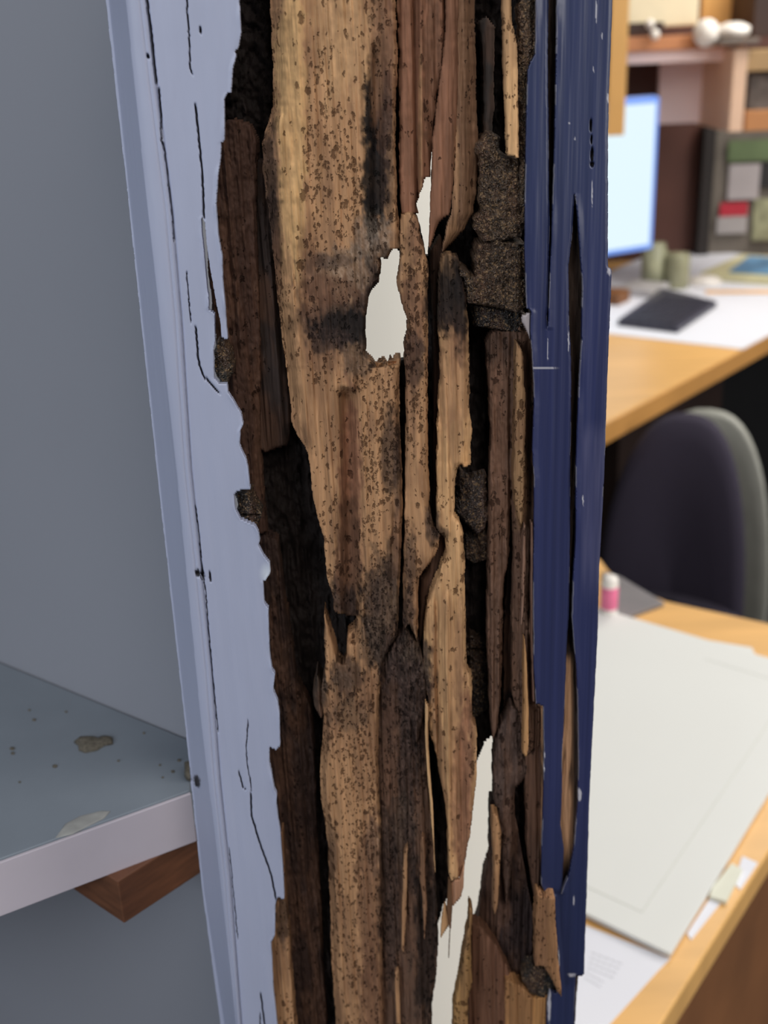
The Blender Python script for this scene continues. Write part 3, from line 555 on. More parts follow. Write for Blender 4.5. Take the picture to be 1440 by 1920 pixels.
# ================================================================== background builders
class MB:
    def __init__(s): s.v = []; s.f = []
    def add(s, vs, fs):
        n = len(s.v); s.v += [tuple(map(float, v)) for v in vs]; s.f += [tuple(n+i for i in f) for f in fs]
    def box(s, c, h, ax=None):
        ax = ax if ax is not None else np.eye(3); c = np.array(c, float); vs = []
        for i in (-1, 1):
            for j in (-1, 1):
                for k in (-1, 1): vs.append(c+ax[0]*h[0]*i+ax[1]*h[1]*j+ax[2]*h[2]*k)
        s.add(vs, [(0, 1, 3, 2), (4, 6, 7, 5), (0, 4, 5, 1), (2, 3, 7, 6), (0, 2, 6, 4), (1, 5, 7, 3)])
    def prism(s, pts, z0, z1):
        n = len(pts); s.add([(p[0], p[1], z0) for p in pts]+[(p[0], p[1], z1) for p in pts],
              [tuple(range(n))[::-1], tuple(range(n, 2*n))]+[(i, (i+1) % n, n+(i+1) % n, n+i) for i in range(n)])
    def lathe(s, prof, c=(0, 0, 0), n=24, R=None):
        vs = []
        for r, z in prof:
            for k in range(n):
                a = 2*math.pi*k/n; p = np.array([r*math.cos(a), r*math.sin(a), z])
                if R is not None: p = R@p
                vs.append(p+np.array(c))
        fs = []
        for i in range(len(prof)-1):
            for k in range(n): fs.append((i*n+k, i*n+(k+1) % n, (i+1)*n+(k+1) % n, (i+1)*n+k))
        fs.append(tuple(range(n))[::-1]); fs.append(tuple((len(prof)-1)*n+k for k in range(n)))
        s.add(vs, fs)
    def tube(s, pts, r, n=10):
        pts = [np.array(p, float) for p in pts]; vs = []
        for i, p in enumerate(pts):
            t = pts[min(i+1, len(pts)-1)]-pts[max(i-1, 0)]; t /= np.linalg.norm(t)
            a = np.cross(t, [0, 0, 1.]) if abs(t[2]) < .9 else np.cross(t, [1., 0, 0]); a /= np.linalg.norm(a); b = np.cross(t, a)
            rr = r[i] if hasattr(r, '__len__') else r
            for k in range(n): vs.append(p+rr*(math.cos(2*math.pi*k/n)*a+math.sin(2*math.pi*k/n)*b))
        fs = [(i*n+k, i*n+(k+1) % n, (i+1)*n+(k+1) % n, (i+1)*n+k) for i in range(len(pts)-1) for k in range(n)]
        fs += [tuple(range(n))[::-1], tuple((len(pts)-1)*n+k for k in range(n))]
        s.add(vs, fs)
    def build(s, name, mat, parent=None, bevel=0.0, smooth=False, sub=0):
        me = bpy.data.meshes.new(name); me.from_pydata(s.v, [], s.f); me.update()
        if smooth: me.polygons.foreach_set('use_smooth', [True]*len(me.polygons))
        o = link(name, me, mat)
        if parent is not None:
            o.parent = parent; o.matrix_parent_inverse = Matrix.LocRotScale(parent.location, parent.rotation_euler, None).inverted()
        if bevel:
            bv = o.modifiers.new('bevel', 'BEVEL'); bv.width = bevel; bv.segments = 2; bv.limit_method = 'ANGLE'
        if sub:
            sb = o.modifiers.new('sub', 'SUBSURF'); sb.levels = sub; sb.render_levels = sub
        return o
def frame(az):   # right-going axis at azimuth az (deg, clockwise from +Y), its left-hand normal, up
    a = math.radians(az); e = np.array([math.sin(a), math.cos(a), 0]); n = np.array([-math.cos(a), math.sin(a), 0])
    return np.array([e, n, [0, 0, 1.0]])
W_L = V
WALLM = plain('shelf_wall_paint', (136, 138, 147), .6, .02, 3)
SHTOP = plain('shelf_top_paint', (122, 130, 140), .45, .03, 25)
SHEDGE = plain('shelf_edge_paint', (186, 178, 188), .5, .02, 30)
TANW = plain('light_oak_veneer', (226, 176, 108), .35, .05, 6, stretch=(1, 6, 1))
TANE = plain('oak_edge', (206, 150, 84), .4, .05, 6)
BRW = plain('brown_wood', (122, 80, 48), .5, .12, 8)
REDW = plain('red_brown_partition', (86, 50, 40), .6, .08, 4)
DARK = plain('black_plastic', (24, 24, 26), .45, .05, 30)
GREYP = plain('grey_plastic', (120, 116, 118), .5, .03, 30)
LGREY = plain('pale_grey_plastic', (150, 150, 142), .5, .03, 30)
PAPER = plain('white_paper', (222, 223, 220), .7, .006, 8)
PAPER2 = plain('cool_white_paper', (226, 227, 236), .7, .006, 8)
FAB = plain('dark_purple_fabric', (50, 44, 60), .9, .12, 500, bump=.0006)
CREAM = plain('cream_card', (236, 222, 190), .6, .03, 10)
WHITEP = plain('white_plastic', (238, 232, 226), .35, .02, 10)
PWALL = plain('white_wall_paint', (240, 236, 226), .7, .006, 3)
FLOORM = plain('dark_carpet', (40, 38, 40), .95, .2, 300)

# ---- structure: floor, walls
b = MB(); b.box((0.6, 2.0, -0.01), (3.2, 3.6, 0.01)); tag(b.build('floor', FLOORM), kind='structure')

# ---- left cupboard wall and shelf
ZS = 1.02
pS1 = at_z(0, 1240, ZS); pS2 = at_z(355, 1385, ZS); pF1 = at_z(0, 1610, ZS); pF2 = at_z(355, 1482, ZS)
print('shelf', pS1, pS2, pF1, pF2)
ZS = 1.104
A = at_z(355, 1385, ZS); B1 = at_z(0, 1240, ZS); F2 = at_z(355, 1482, ZS); F1 = at_z(0, 1610, ZS)
e = (B1-A)/np.linalg.norm(B1-A); nrm = np.array([-e[1], e[0], 0]);
if nrm[1] < 0: nrm = -nrm
fe = (F1-F2)/np.linalg.norm(F1-F2)
b = MB(); s0 = A-e*0.035; s1 = A+e*0.75
b.prism([(s0[0], s0[1]), (s1[0], s1[1]), *[tuple((s1+nrm*.016)[:2])], tuple((s0+nrm*.016)[:2])], 0.35, 2.2)
tag(b.build('wall_left', WALLM), kind='structure')
zb = at_y(355, 1572, F2[1])[2]
shelf = empty('shelf', (float(F2[0]), float(F2[1]), zb), label='pale grey painted shelf board in the cupboard left of the post, with chipped front edge', cat='shelf')
fn = np.array([fe[1], -fe[0], 0]);  fn = -fn if fn[1] > 0 else fn
g0 = A-nrm*.0008-e*0.001; g1 = A+e*0.5-nrm*.0008; h1 = F2+fe*0.28; h0 = F2
b = MB(); b.prism([tuple(g0[:2]), tuple(g1[:2]), tuple((h1+fe*.1+e*.25)[:2]), tuple(h1[:2]), tuple(h0[:2])], zb, ZS)
b.build('shelf_board', SHTOP, shelf, bevel=.0004)
b = MB(); q0 = F2+fn*.0003; q1 = F2+fe*.28+fn*.0003; b.prism([tuple(q0[:2]), tuple(q1[:2]), tuple((q1+fn*.0015)[:2]), tuple((q0+fn*.0015)[:2])], zb-.0004, ZS-.0006)
b.build('edge_strip', SHEDGE, shelf, bevel=.0003)
def pebble(name, poly, z0, h, mat, parent=None, seed=1, **k):
    """irregular low lump whose foot is the polygon"""
    P = np.array([at_z(x, y, z0)[:2] for x, y in poly]); c = P.mean(0); n = len(P); rows = [(1, 0), (.93, .5), (.7, .85), (.35, 1.0)]
    vs = []; fs = []
    for ri, (s, hh) in enumerate(rows):
        for i in range(n):
            q = c+(P[i]-c)*s; vs.append((q[0], q[1], z0+h*hh*(0.8+.4*float(vn(i*1.7, ri*2.1, seed)))))
    for r in range(len(rows)-1):
        for i in range(n): fs.append((r*n+i, r*n+(i+1) % n, (r+1)*n+(i+1) % n, (r+1)*n+i))
    fs.append(tuple((len(rows)-1)*n+i for i in range(n))); fs.append(tuple(range(n))[::-1])
    m_ = MB(); m_.add(vs, fs); o = m_.build(name, mat, parent, smooth=True)
    if k: tag(o, **k)
    return o
DEB = plain('mud_debris', (92, 86, 76), .9, .2, 900, bump=.0006)
FILL = plain('filler', (150, 150, 148), .7, .06, 200)
pebble('mud_crumb', [(138,1392),(150,1383),(175,1384),(192,1387),(200,1382),(212,1384),(212,1396),(196,1399),(182,1408),(160,1412),(148,1408),(146,1398)], ZS, .0022, DEB, label='flat lump of dried mud debris lying on the shelf', cat='debris')
pebble('mud_crumb', [(346,1440),(352,1434),(357,1436),(358,1466),(350,1463),(346,1456),(350,1448)], ZS, .004, DEB, label='dark mud crumb wedged at the shelf corner against the post', cat='debris')
pebble('filler_patch', [(103,1572),(122,1545),(150,1530),(190,1520),(208,1521),(195,1535),(165,1550),(135,1565)], ZS, .0004, FILL, shelf)
GRL = ['tiny grit grain, upper of the pair at the far left of the shelf', 'small grit grain, lower of the pair left of the mud lump', 'grit grain at the left frame edge of the shelf, upper of two', 'grit grain at the left frame edge of the shelf, lower of two', 'largest grit grain, just below the mud lump on the shelf', 'tiny grit grain at the lower left of the shelf near its front edge', 'grit grain beside the crumb at the shelf corner, lowest of the right cluster', 'grit grain close behind the crumb at the shelf corner', 'tiny grit grain nearest the front edge at the right', 'tiny grit grain below the right end of the mud lump', 'tiny grit grain behind the mud lump, toward the wall', 'tiny grit grain in the middle of the right cluster', 'tiny grit grain beside the wall between mud lump and post']
for k, (cx, cy, r) in enumerate(((55,1332,2),(64,1350,3),(23,1404,4),(24,1413,3),(103,1437,4),(37,1467,2),(324,1447,3),(336,1426,3),(305,1458,2),(222,1427,2),(124,1335,2),(300,1435,2),(270,1375,2))):
    pebble('grit', [(cx+r*math.cos(a)*1.3, cy+r*math.sin(a)*.8) for a in np.linspace(0, 6.28, 7)[:-1]], ZS, .0006, DEB, label=GRL[k], cat='grit', group='grit grains on the shelf')
# wooden cleat below the shelf
zc = zb-0.022
ct = [at_z(x, y, zc) for x, y in ((233,1732),(138,1668),(262,1560),(384,1632))]
b = MB(); b.prism([tuple(p[:2]) for p in ct], zc, zb-.0002)
cl = b.build('cleat', plain('cleat_wood', (96, 60, 40), .6, .12, 60, stretch=(1, 1, 6)), None, bevel=.0006)
tag(cl, 'reddish brown wooden cleat under the shelf', 'cleat')
# lower plain body of the post, down to the floor
b = MB(); zt = float(at_y(700, 2190, .37)[2])
b.prism([(-.066, .372), (.066, .378), (.064, .398), (-.062, .398)], 0, zt+.004)
o = b.build('post_foot', plain('post_body_paint', (150, 155, 172), .5, .03, 20), post)
post.location.z = 0.0
for c_ in post.children: c_.matrix_parent_inverse = Matrix.Translation(-Vector(post.location))

# ---- white partition seen through the eaten openings
b = MB(); w0 = np.array([-.040, .440, 0]); w1 = np.array([.078, .597, 0]); wd = np.array([-.8, .6, 0])*.016
b.prism([tuple(w0[:2]), tuple(w1[:2]), tuple((w1+wd)[:2]), tuple((w0+wd)[:2])], 0, 2.2); tag(b.build('wall_back', PWALL), kind='structure')

# ---- desk frame
FR = frame(37.3); E, NN = FR[0], FR[1]
ZD = 0.74
def onz(x, y, z=ZD): return at_z(x, y, z)
near = empty('desk', (0.5, 0.9, 0), label='nearer light oak desk at the lower right covered with white sheets', cat='desk')
f1 = onz(1240, 1920); f2 = onz(1440, 1600); fd = (f2-f1)/np.linalg.norm(f2-f1)
bk1 = onz(1250, 1127); bk2 = onz(1440, 1168); bd = (bk2-bk1)/np.linalg.norm(bk2-bk1)
P0 = f1-fd*.12; _s = np.linalg.solve(np.column_stack([fd[:2], -bd[:2]]), (bk2-f1)[:2]); P1 = f1+fd*_s[0]
poly = [P0, P1, bk2, bk1, onz(1205, 1108), onz(1160, 1087), onz(1140, 1068), onz(1127, 1050), np.array([.255, 1.50, 0]), np.array([.105, .60, 0])]
b = MB(); b.prism([tuple(map(float, p[:2])) for p in poly], ZD-.028, ZD); b.build('desktop', TANW, near, bevel=.002)
pr = np.array([fd[1], -fd[0], 0]); pr = pr if pr[1] < 0 else -pr   # outward (towards lower right)
b = MB(); a0 = P0-pr*.004; a1 = P1-pr*.004
b.prism([tuple(a0[:2]), tuple(a1[:2]), tuple((a1-pr*.018)[:2]), tuple((a0-pr*.018)[:2])], 0.0, ZD-.028); b.build('front_panel', BRW, near)
# far desk
far = empty('desk', (.9, 2.9, 0), label='farther oak desk with keyboard and monitor, partly hidden by the post', cat='desk')
q1 = onz(1140, 790); q2 = onz(1392, 655); qd = (q2-q1)/np.linalg.norm(q2-q1); qn = np.array([-qd[1], qd[0], 0])
R0 = q1-qd*.35; R1 = q2+qd*1.36
b = MB(); b.prism([tuple(R0[:2]), tuple(R1[:2]), (float(R1[0]), 3.55), (.15, 3.55), tuple((R0+qn*.8)[:2])], ZD-.038, ZD-.0002); b.build('desktop', TANW, far, bevel=.003)
b = MB(); r0 = R0-qn*.001; r1 = R1-qn*.001; b.prism([tuple(r0[:2]), tuple(r1[:2]), tuple((r1-qn*.003)[:2]), tuple((r0-qn*.003)[:2])][::-1], ZD-.039, ZD-.001); b.build('edge_strip', TANE, far)
b = MB(); c0 = q1+qd*.52+qn*.05; b.box((*(c0+qn*.3)[:2], (ZD-.04)/2), (.26, .24, (ZD-.042)/2), np.array([qd, qn, [0, 0, 1.]]))
ped = b.build('drawer_unit', plain('dark_brown_laminate', (50, 34, 28), .5, .08, 10), far)
b = MB(); kc = at_y(1328, 768, float((c0)[1]+.16)); b.lathe([(.001, .0), (.010, .001), (.011, .008), (.008, .013), (.001, .014)], kc-np.array([0, .02, 0]), 20, np.array([[1, 0, 0], [0, 0, -1.], [0, 1., 0]])); b.build('lock', plain('chrome', (170, 170, 168), .25, .02, 30, metal=.9), far, smooth=True)
b = MB(); bc = R0+qn*.55; b.prism([tuple(bc[:2]), tuple((R1+qn*.1)[:2]), tuple((R1+qn*.12)[:2]), tuple((bc+qn*.02)[:2])], 0, ZD-.04); b.build('back_panel', plain('underdesk_shade', (20, 20, 21), .6, .05, 20), far)  # panel coloured near black to carry the darkness under the desk

# ---- sheets on the near desk
def sheet(name, pts, z, th, mat, bevel=.0, parent=None, **k):
    b = MB(); P = [at_z(x, y, z+th)[:2] if not isinstance(x, np.ndarray) else x[:2] for x, y in pts]
    a = 0.5*sum(P[i][0]*P[(i+1) % len(P)][1]-P[(i+1) % len(P)][0]*P[i][1] for i in range(len(P)))
    if a < 0: P = P[::-1]
    b.prism([tuple(map(float, p)) for p in P], z, z+th); o = b.build(name, mat, parent, bevel=bevel)
    if k: tag(o, **k)
    return o
sheet('paper_sheet', [(1040,1712),(1257,1797),(1232,1822),(1130,1935),(1000,1990),(960,1900)], ZD, .0005, PAPER2, label='white printed sheet at the bottom right, tucked under the big pad', cat='paper')
b = MB()
for i in range(6):
    x0, y0 = 1108-i*2.5, 1786+i*9.5; x1_, y1_ = x0+60-(14 if i > 3 else 0)-i*3, y0+23-i*1.0
    p, q = at_z(x0, y0, ZD+.0006), at_z(x1_, y1_, ZD+.0006); dd = (q-p)/np.linalg.norm(q-p); nn = np.array([-dd[1], dd[0], 0])*.0005
    nwords = 5; L_ = np.linalg.norm(q-p)
    for wi in range(nwords):
        s_, t_ = L_*(wi/nwords+.01), L_*((wi+.82)/nwords)
        b.prism([tuple((p+dd*s_)[:2]), tuple((p+dd*t_)[:2]), tuple((p+dd*t_+nn)[:2]), tuple((p+dd*s_+nn)[:2])], ZD+.0005, ZD+.00065)
tx = b.build('text_lines', plain('print_grey', (150, 150, 158), .7, .02, 20)); tx.parent = bpy.data.objects['paper_sheet']
sheet('paper_sheet', [(1125,1166),(1410,1214),(1418,1232),(1300,1450),(1050,1450),(1060,1300)], ZD, .0022, PAPER, label='white sheet under the back of the big pad, its far corner showing', cat='paper')
pad = empty('drawing_pad', tuple(onz(1230, 1500)), label='large thick white drawing pad with a faint ruled border', cat='pad')
c0 = at_z(1257, 1788, ZD+.0065); sd = at_z(1440, 1488, ZD+.0065)-c0; sd /= np.linalg.norm(sd); ld = at_z(1100, 1713, ZD+.0065)-c0; ld /= np.linalg.norm(ld)
def len_to(c, d, y_px):   # length along d until it projects to the given image row
    lo, hi = 0, 3
    for _ in range(40):
        m_ = (lo+hi)/2; v = c+d*m_-EYE; y = 960-FPX*(v@UP)/(v@fw)
        if y > y_px: lo = m_
        else: hi = m_
    return lo
_q = at_z(1440, 1233, ZD+.0065)-c0; Ls = float(np.linalg.solve(np.column_stack([sd[:2], ld[:2]]), _q[:2])[0]); Wd = 0.18
b = MB(); b.prism([tuple(q[:2]) for q in (c0, c0+sd*Ls, c0+sd*Ls+ld*.42, c0+ld*.15)], ZD+.0022, ZD+.0065); b.build('pad_sheets', PAPER, pad, bevel=.0004)
b = MB(); zt_ = ZD+.0066; i0 = at_z(1205, 1710, zt_); t_ = .0007
for st, dr, ln in ((i0, sd, Ls-.07), (i0, ld, .1), (i0+sd*(Ls-.07), ld, .1)):
    w_ = np.array([-dr[1], dr[0], 0])*t_; pts = [st, st+dr*ln, st+dr*ln+w_, st+w_]
    b.prism([tuple(q[:2]) for q in pts], ZD+.0064, ZD+.00675)
b.build('ruled_border', plain('pale_line', (204, 206, 198), .7, .02, 20), pad)
sheet('paper_slip', [(1337,1662),(1372,1618),(1392,1630),(1362,1690),(1330,1680)], ZD, .004, plain('ivory_card', (222, 222, 206), .6, .02, 20), label='small ivory card block beside the pad edge', cat='card')
sheet('paper_slip', [(1392,1605),(1421,1618),(1388,1668),(1376,1655)], ZD, .0008, PAPER2, label='small white slip near the desk edge, above the ivory card', cat='paper')
sheet('paper_slip', [(1330,1686),(1350,1694),(1296,1762),(1288,1750)], ZD, .0008, PAPER2, label='small white slip near the desk edge, below the ivory card', cat='paper')
o = sheet('folder', [(1150,1164),(1246,1129),(1163,1080),(1130,1070)], ZD, .006, GREYP, bevel=.001, label='dark grey flat folder lying on the near desk below the chair', cat='folder')
bt = empty('bottle', tuple(onz(1139, 1163)), label='small white bottle with a pink band standing beside the navy board', cat='bottle')
c_ = onz(1141, 1155); b = MB(); b.lathe([(.0, 0), (.0095, .0005), (.010, .004), (.010, .046), (.0085, .052), (.005, .054), (.0, .054)], c_, 24); b.build('body', WHITEP, bt, smooth=True)
b = MB(); b.lathe([(.0101, .012), (.0103, .0125), (.0103, .040), (.0101, .0405)], c_, 24); b.build('band', plain('pink_label', (236, 120, 160), .5, .05, 60), bt, smooth=True)

# ---- office chair
def superell(ax, ay, n, k=48):
    t = np.linspace(0, 2*np.pi, k, endpoint=False); c, s = np.cos(t), np.sin(t)
    return np.sign(c)*np.abs(c)**(2/n)*ax, np.sign(s)*np.abs(s)**(2/n)*ay
cc = at_y(1290, 1000, 1.92); ch = empty('office_chair', (float(cc[0]), float(cc[1])+.1, 0), label='dark purple office chair with a grey backrest shell, behind the near desk', cat='chair')
ry = math.radians(30); ex = np.array([math.cos(ry), -math.sin(ry), 0]); eo = np.array([-math.sin(ry), -math.cos(ry), 0])  # eo: the way the pad faces
def cushion(c, aw, ah, depth, mt, name, curve=.04, n=2.5):
    rows = [(0.0, .0), (.55, -.0), (.85, -.12), (.96, -.35), (1.0, -.62), (.97, -.85), (.85, -1.0), (.0, -1.0)]
    vs = []; fs = []; K = 48
    for s, dd in rows:
        x, z = superell(aw*s, ah*s, n, K)
        for i in range(K):
            zz = z[i]; wob = 1 - .10*max(0, zz/ah)
            p = c + ex*x[i]*wob + np.array([0, 0, zz]) + eo*(depth*dd + curve*((x[i]/aw)**2) - .03*(zz/ah)**2)
            vs.append(p)
    for r in range(len(rows)-1):
        for i in range(K): fs.append((r*K+i, r*K+(i+1) % K, (r+1)*K+(i+1) % K, (r+1)*K+i))
    b = MB(); b.add(vs, fs); return b.build(name, mt, ch, smooth=True)
cushion(cc+np.array([-.026, 0, -.12]), .138, .335, .05, FAB, 'backrest')
cushion(cc-eo*.058+np.array([.002, 0, -.128]), .146, .338, .02, LGREY, 'backrest_shell')
b = MB(); b.lathe([(.0, .40), (.16, .36), (.2, .375), (.205, .40), (.18, .42), (.0, .43)], (float(cc[0])-.12*0+eo[0]*.2, float(cc[1])+eo[1]*.2, 0), 32); b.build('seat', FAB, ch, smooth=True)
sx, sy = float(cc[0]+eo[0]*.2), float(cc[1]+eo[1]*.2)
b = MB(); b.tube([(sx, sy, .08), (sx, sy, .44)], .025, 14); b.build('gas_lift', DARK, ch, smooth=True)
b = MB(); b.tube([(sx-eo[0]*.1, sy-eo[1]*.1, .43), tuple(cc-eo*.07+np.array([0, 0, -.35])), tuple(cc-eo*.075)], .018, 10); b.build('back_support', DARK, ch, smooth=True)
for i in range(5):
    a = i*2*math.pi/5; b = MB(); b.tube([(sx, sy, .1), (sx+.28*math.cos(a), sy+.28*math.sin(a), .06)], [.028, .016], 10); lg = b.build('leg', DARK, ch, smooth=True)
    b = MB(); b.lathe([(0, -.012), (.026, -.012), (.028, 0), (.026, .012), (0, .012)], (sx+.28*math.cos(a), sy+.28*math.sin(a), .028), 16, np.array([[0, 0, 1.], [0, 1, 0], [1., 0, 0]])); b.build('castor', DARK, ch, smooth=True)

# ---- things on the far desk
C1 = onz(1392, 656)
sheet('desk_mat', [(C1+qn*.02*0, 0), (C1+qd*1.1, 0), (C1+qd*1.1+qn*.72, 0), (C1+qn*.62, 0), (onz(1100, 622), 0)], ZD, .002, PAPER2, label='large white sheet spread under the keyboard on the far desk', cat='desk mat')
kb = empty('keyboard', tuple(onz(1250, 577)), label='black keyboard lying on the white sheet on the far desk', cat='keyboard')
KP = [at_z(x, y, ZD+.02) for x, y in ((1158,597),(1272,611),(1345,563),(1243,538))]
b = MB(); b.prism([tuple(p[:2]) for p in KP][::1], ZD+.0021, ZD+.018)
b.build('body', plain('slate_plastic', (58, 58, 72), .4, .04, 30), kb, bevel=.003)
ku = KP[2]-KP[1]; kv = KP[0]-KP[1]
b = MB()
for i in range(14):
    for j in range(5):
        s0_, s1_ = (i+.25)/14.4+.01, (i+1.05)/14.4+.01; t0_, t1_ = (j+.45)/5.8, (j+1.2)/5.8
        b.prism([tuple((KP[1]+ku*a+kv*c)[:2]) for a, c in ((s0_, t0_), (s1_, t0_), (s1_, t1_), (s0_, t1_))], ZD+.018, ZD+.0215)
o = b.build('keys', plain('key_plastic', (52, 52, 64), .5, .04, 30), kb); o['kind'] = 'stuff'
# monitor
mon = empty('monitor', (.62, 3.1, ZD), label='monitor with a glowing pale blue-white screen behind the navy board', cat='monitor')
mr = at_y(1221, 465, 3.0); mz0, mz1 = float(mr[2]), float(at_y(1221, 183, 3.0)[2])
ml = at_z(1140, 478, mz0); md = (ml-mr)/np.linalg.norm(ml-mr); md[2] = 0
mnn = np.array([-md[1], md[0], 0]); mnn = mnn if mnn[1] < 0 else -mnn
AX = np.array([md, mnn, [0, 0, 1.]]); hw = .25; mc = mr+md*hw; mc[2] = (mz0+mz1)/2
b = MB(); b.box(mc-mnn*.022, (hw+.004, .02, (mz1-mz0)/2+.004), AX); b.build('casing', plain('silver_blue_frame', (120, 150, 220), .4, .03, 30), mon, bevel=.006)
ms, nt, bb_ = mat_new('screen_glow'); bb_.inputs['Base Color'].default_value = (.02, .02, .02, 1)
bb_.inputs['Emission Color'].default_value = (*lin((226, 246, 255)), 1); bb_.inputs['Emission Strength'].default_value = 1.0
ms2, nt, b2_ = mat_new('screen_edge_glow'); b2_.inputs['Base Color'].default_value = (.02, .02, .05, 1); b2_.inputs['Emission Color'].default_value = (*lin((120, 165, 250)), 1); b2_.inputs['Emission Strength'].default_value = 1.0
b = MB(); b.box(mc+mnn*.000, (hw, .0022, (mz1-mz0)/2), AX); b.build('screen_border', ms2, mon)
b = MB(); b.box(mc+mnn*.003-0*md, (hw-.012, .001, (mz1-mz0)/2-.012), AX); b.build('screen', ms, mon)
b = MB(); bs = mc-mnn*.06; b.box((bs[0], bs[1], (ZD+mz0)/2+.03), (.03, .012, (mz0-ZD)/2+.03), AX); b.box((bs[0], bs[1], ZD+.008), (.07, .06, .006), AX); b.build('stand', DARK, mon, bevel=.003)

def slab(name, x0, y0, x1_, y1_, y, dpt, mat, parent=None, bevel=.002, **k):
    """upright box whose front face stands at distance y and spans the given picture corners"""
    a, c = at_y(x0, (y0+y1_)/2, y), at_y(x1_, (y0+y1_)/2, y); zt_ = float(at_y((x0+x1_)/2, y0, y)[2]); zb_ = float(at_y((x0+x1_)/2, y1_, y)[2])
    b = MB(); b.box(((a[0]+c[0])/2, y+dpt/2, (zt_+zb_)/2), ((c[0]-a[0])/2, dpt/2, (zt_-zb_)/2)); o = b.build(name, mat, parent, bevel=bevel)
    if k: tag(o, **k)
    return o
hu = empty('hutch', (1.0, 3.3, 1.15), label='light oak hutch with shelf above the far desk', cat='cabinet')
PINK = plain('pinkish_screen_lit', (250, 226, 226), .5, .03, 5)  # colour raised to carry the monitor's light on the hutch panels
slab('side_panel', 1143, -80, 1177, 254, 2.75, .14, TANW, hu)
slab('side_panel', 1372, 92, 1398, 247, 2.98, .3, plain('pale_oak_edge', (226, 190, 164), .5, .04, 6), hu)
slab('shelf_panel', 1176, 66, 1398, 93, 3.05, .33, BRW if False else plain('orange_brown_edge', (196, 132, 88), .5, .06, 6), hu)
slab('fascia', 1176, 93, 1374, 117, 3.07, .02, PINK, hu)
slab('valance', 1236, 117, 1374, 230, 3.25, .02, PINK, hu)
slab('divider', 1318, -80, 1414, 72, 3.3, .02, TANW, hu)
slab('back_panel', 1176, 117, 1236, 240, 3.37, .012, plain('dark_brown_back', (74, 46, 38), .6, .05, 6), hu)
slab('lower_shelf', 1398, 206, 1520, 244, 3.0, .3, plain('mid_oak', (186, 128, 80), .5, .05, 6), hu)
slab('upper_shelf', 1398, 92, 1520, 132, 3.0, .3, plain('dull_oak', (170, 138, 96), .5, .05, 6), hu)
slab('box_file', 1178, -60, 1312, 50, 3.07, .24, CREAM, label='large cream box standing on the hutch shelf', cat='box', bevel=.004)
slab('gap_shade', 1178, 42, 1245, 64, 3.06, .1, plain('dark_brown', (58, 38, 32), .6, .05, 6), label='dark strip standing in for the shaded gap under the cream box', cat='box')  # dark slab put in for the shade of the gap below the box
def blob(name, cx, cy, rx, ryy, y, mat, sq=1.0, seed=1, **k):
    c = at_y(cx, cy, y); s = float(np.linalg.norm(at_y(cx+1, cy, y)-c)); n = 20; vs = []; fs = []
    for i in range(1, 10):
        th = math.pi*i/10
        for j in range(n):
            ph = 2*math.pi*j/n; f = 1+.25*(float(vn(j*.9+3, i*.9, seed))-.5)
            vs.append((c[0]+rx*s*math.sin(th)*math.cos(ph)*f, c[1]+rx*s*sq*math.sin(th)*math.sin(ph)*f, c[2]+ryy*s*math.cos(th)))
    for i in range(8):
        for j in range(n): fs.append((i*n+j, (i+1)*n+j, (i+1)*n+(j+1) % n, i*n+(j+1) % n))
    fs.append(tuple(range(n))); fs.append(tuple(range(8*n, 9*n))[::-1])
    b = MB(); b.add(vs, fs); return tag(b.build(name, mat, smooth=True), **k)
blob('cable_clip', 1219, 45, 8, 9, 3.03, WHITEP, seed=2, label='upper of two small white knobs on the hutch shelf front', cat='knob')
blob('cable_clip', 1228, 65, 9, 10, 3.03, WHITEP, seed=3, label='lower of two small white knobs on the hutch shelf front', cat='knob')
blob('crumpled_paper', 1324, 62, 24, 26, 3.02, WHITEP, seed=4, label='crumpled white paper on the hutch shelf, tallest of the heap', cat='paper')
blob('crumpled_paper', 1374, 58, 32, 16, 3.02, WHITEP, seed=5, label='flat white crumpled bag on the right end of the hutch shelf', cat='bag')
slab('tray', 1350, 72, 1425, 84, 2.96, .2, plain('grey_metal_tray', (120, 108, 100), .3, .05, 10, metal=.6), label='thin grey tray on the right end of the hutch shelf', cat='tray')
slab('book_stack', 1404, 136, 1500, 206, 3.05, .2, plain('mottled_grey', (110, 104, 100), .7, .3, 22), label='mottled grey bundle on the lower right hutch shelf', cat='bundle')
slab('dark_binder', 1416, -60, 1500, 68, 3.1, .2, plain('dark_brown_cover', (58, 38, 32), .6, .05, 6), label='dark brown binder at the top right corner', cat='binder')
# partition and pinboard behind the far desk
b = MB(); pz = at_y(1200, 300, 3.75); b.box((.95, 3.66, 1.1), (1.2, .02, 1.1)); tag(b.build('wall_far', REDW), kind='structure')
pb = slab('pinboard', 1334, 236, 1560, 535, 3.6, .03, plain('grey_felt_board', (112, 104, 96), .9, .1, 12), label='grey pinboard behind the far desk', cat='pinboard')
slab('trim_1', 1312, 236, 1334, 535, 3.58, .05, plain('dark_strip', (34, 26, 24), .6, .05, 6), kind='structure')
def note(cx, x0, y0, x1_, y1_, mat, lab, cat, nm): slab(nm, x0, y0, x1_, y1_, 3.585, .005, mat, label=lab, cat=cat, bevel=0)
note(0, 1366, 308, 1424, 374, plain('grey_card', (168, 160, 162), .7, .03, 10), 'grey-white card pinned on the grey board, above the red one', 'card', 'card')
note(0, 1350, 380, 1402, 405, plain('red_card', (176, 34, 54), .6, .04, 10), 'small red card pinned on the grey board', 'card', 'card')
note(0, 1344, 406, 1400, 438, plain('pale_card', (160, 154, 154), .7, .03, 10), 'pale card pinned directly below the red card', 'card', 'card')
note(0, 1366, 262, 1460, 302, plain('green_paper', (92, 108, 74), .7, .08, 10), 'dull green paper at the top of the grey board', 'paper', 'note')
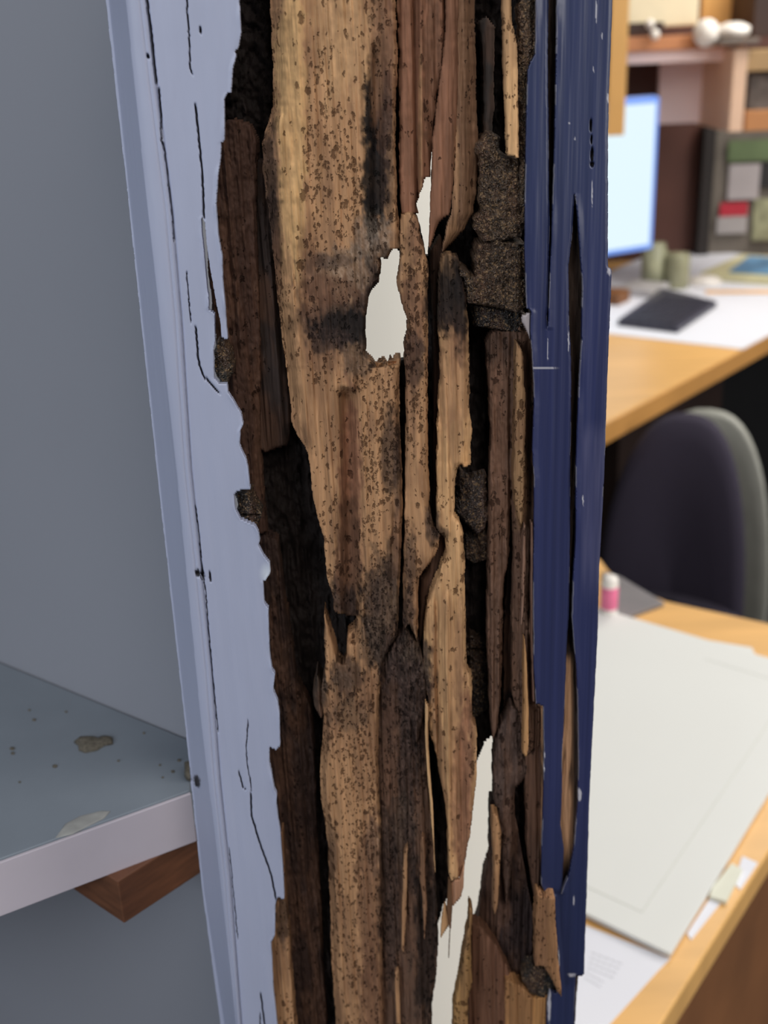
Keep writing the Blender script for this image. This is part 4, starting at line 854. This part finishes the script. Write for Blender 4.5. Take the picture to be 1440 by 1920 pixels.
note(0, 1426, 304, 1470, 350, plain('black_card', (36, 34, 36), .7, .08, 10), 'black card at the right edge of the grey board', 'card', 'card')
note(0, 1412, 372, 1480, 450, plain('light_olive_paper', (150, 150, 120), .7, .25, 16), 'light olive paper at the lower right of the grey board', 'paper', 'note')
# clutter on the far desk
def standing(name, x, y, hpx, rpx, prof, mat, label, cat):
    c = onz(x, y); s = float((c-EYE)@fw)/FPX; b = MB(); b.lathe([(r*rpx*s, z*hpx*s) for r, z in prof], c, 24); return tag(b.build(name, mat, smooth=True), label, cat)
JAR = plain('pale_olive_jar', (176, 176, 146), .3, .12, 20)
standing('jar', 1225, 536, 80, 24, [(0, 0), (.9, 0), (1, .05), (1, .8), (.8, .9), (.8, 1), (0, 1)], JAR, 'pale olive jar on the far desk behind the keyboard, left one', 'jar')
standing('jar', 1268, 540, 68, 22, [(0, 0), (.9, 0), (1, .05), (1, .85), (.9, .95), (0, 1)], plain('olive_tub', (160, 158, 128), .35, .12, 20), 'olive tub on the far desk right of the pale jar', 'jar')
b = MB(); c = onz(1276, 540); b.box((c[0], c[1], ZD+.018), (.018, .018, .016), FR); tag(b.build('small_box', WHITEP, bevel=.003), 'small white cube in front of the olive tub', 'box')
blob('mouse', 1322, 528, 30, 12, float(onz(1322, 534)[1]), WHITEP, seed=9, label='white mouse lying behind the keyboard', cat='mouse')
def osheet(nm, x, y, lx, ly, th, z, mat, lab, cat, az=37.3):
    c = onz(x, y, z); b = MB(); b.box((c[0], c[1], z+th/2), (lx, ly, th/2), frame(az)); return tag(b.build(nm, mat, bevel=.001), lab, cat)
osheet('magazine', 1430, 512, .16, .12, .02, ZD+.003, plain('cream_cover', (206, 200, 160), .6, .1, 14), 'cream magazine stack at the right edge of the far desk', 'magazine')
osheet('magazine', 1440, 500, .12, .08, .006, ZD+.0235, plain('blue_cover', (96, 140, 178), .6, .25, 14), 'blue printed magazine on top of the cream stack', 'magazine', 30)
osheet('ruler', 1425, 548, .14, .015, .003, ZD+.003, plain('orange_ruler', (240, 186, 120), .5, .05, 14), 'orange strip in front of the cream magazines', 'ruler', 100)
osheet('notebook', 1205, 548, .06, .05, .02, ZD+.003, plain('grey_white_book', (190, 186, 186), .6, .1, 14), 'grey-white notebook left of the keyboard back', 'notebook')
osheet('wallet', 1150, 566, .035, .03, .03, ZD+.003, BRW, 'brown wallet beside the navy board on the far desk', 'wallet')
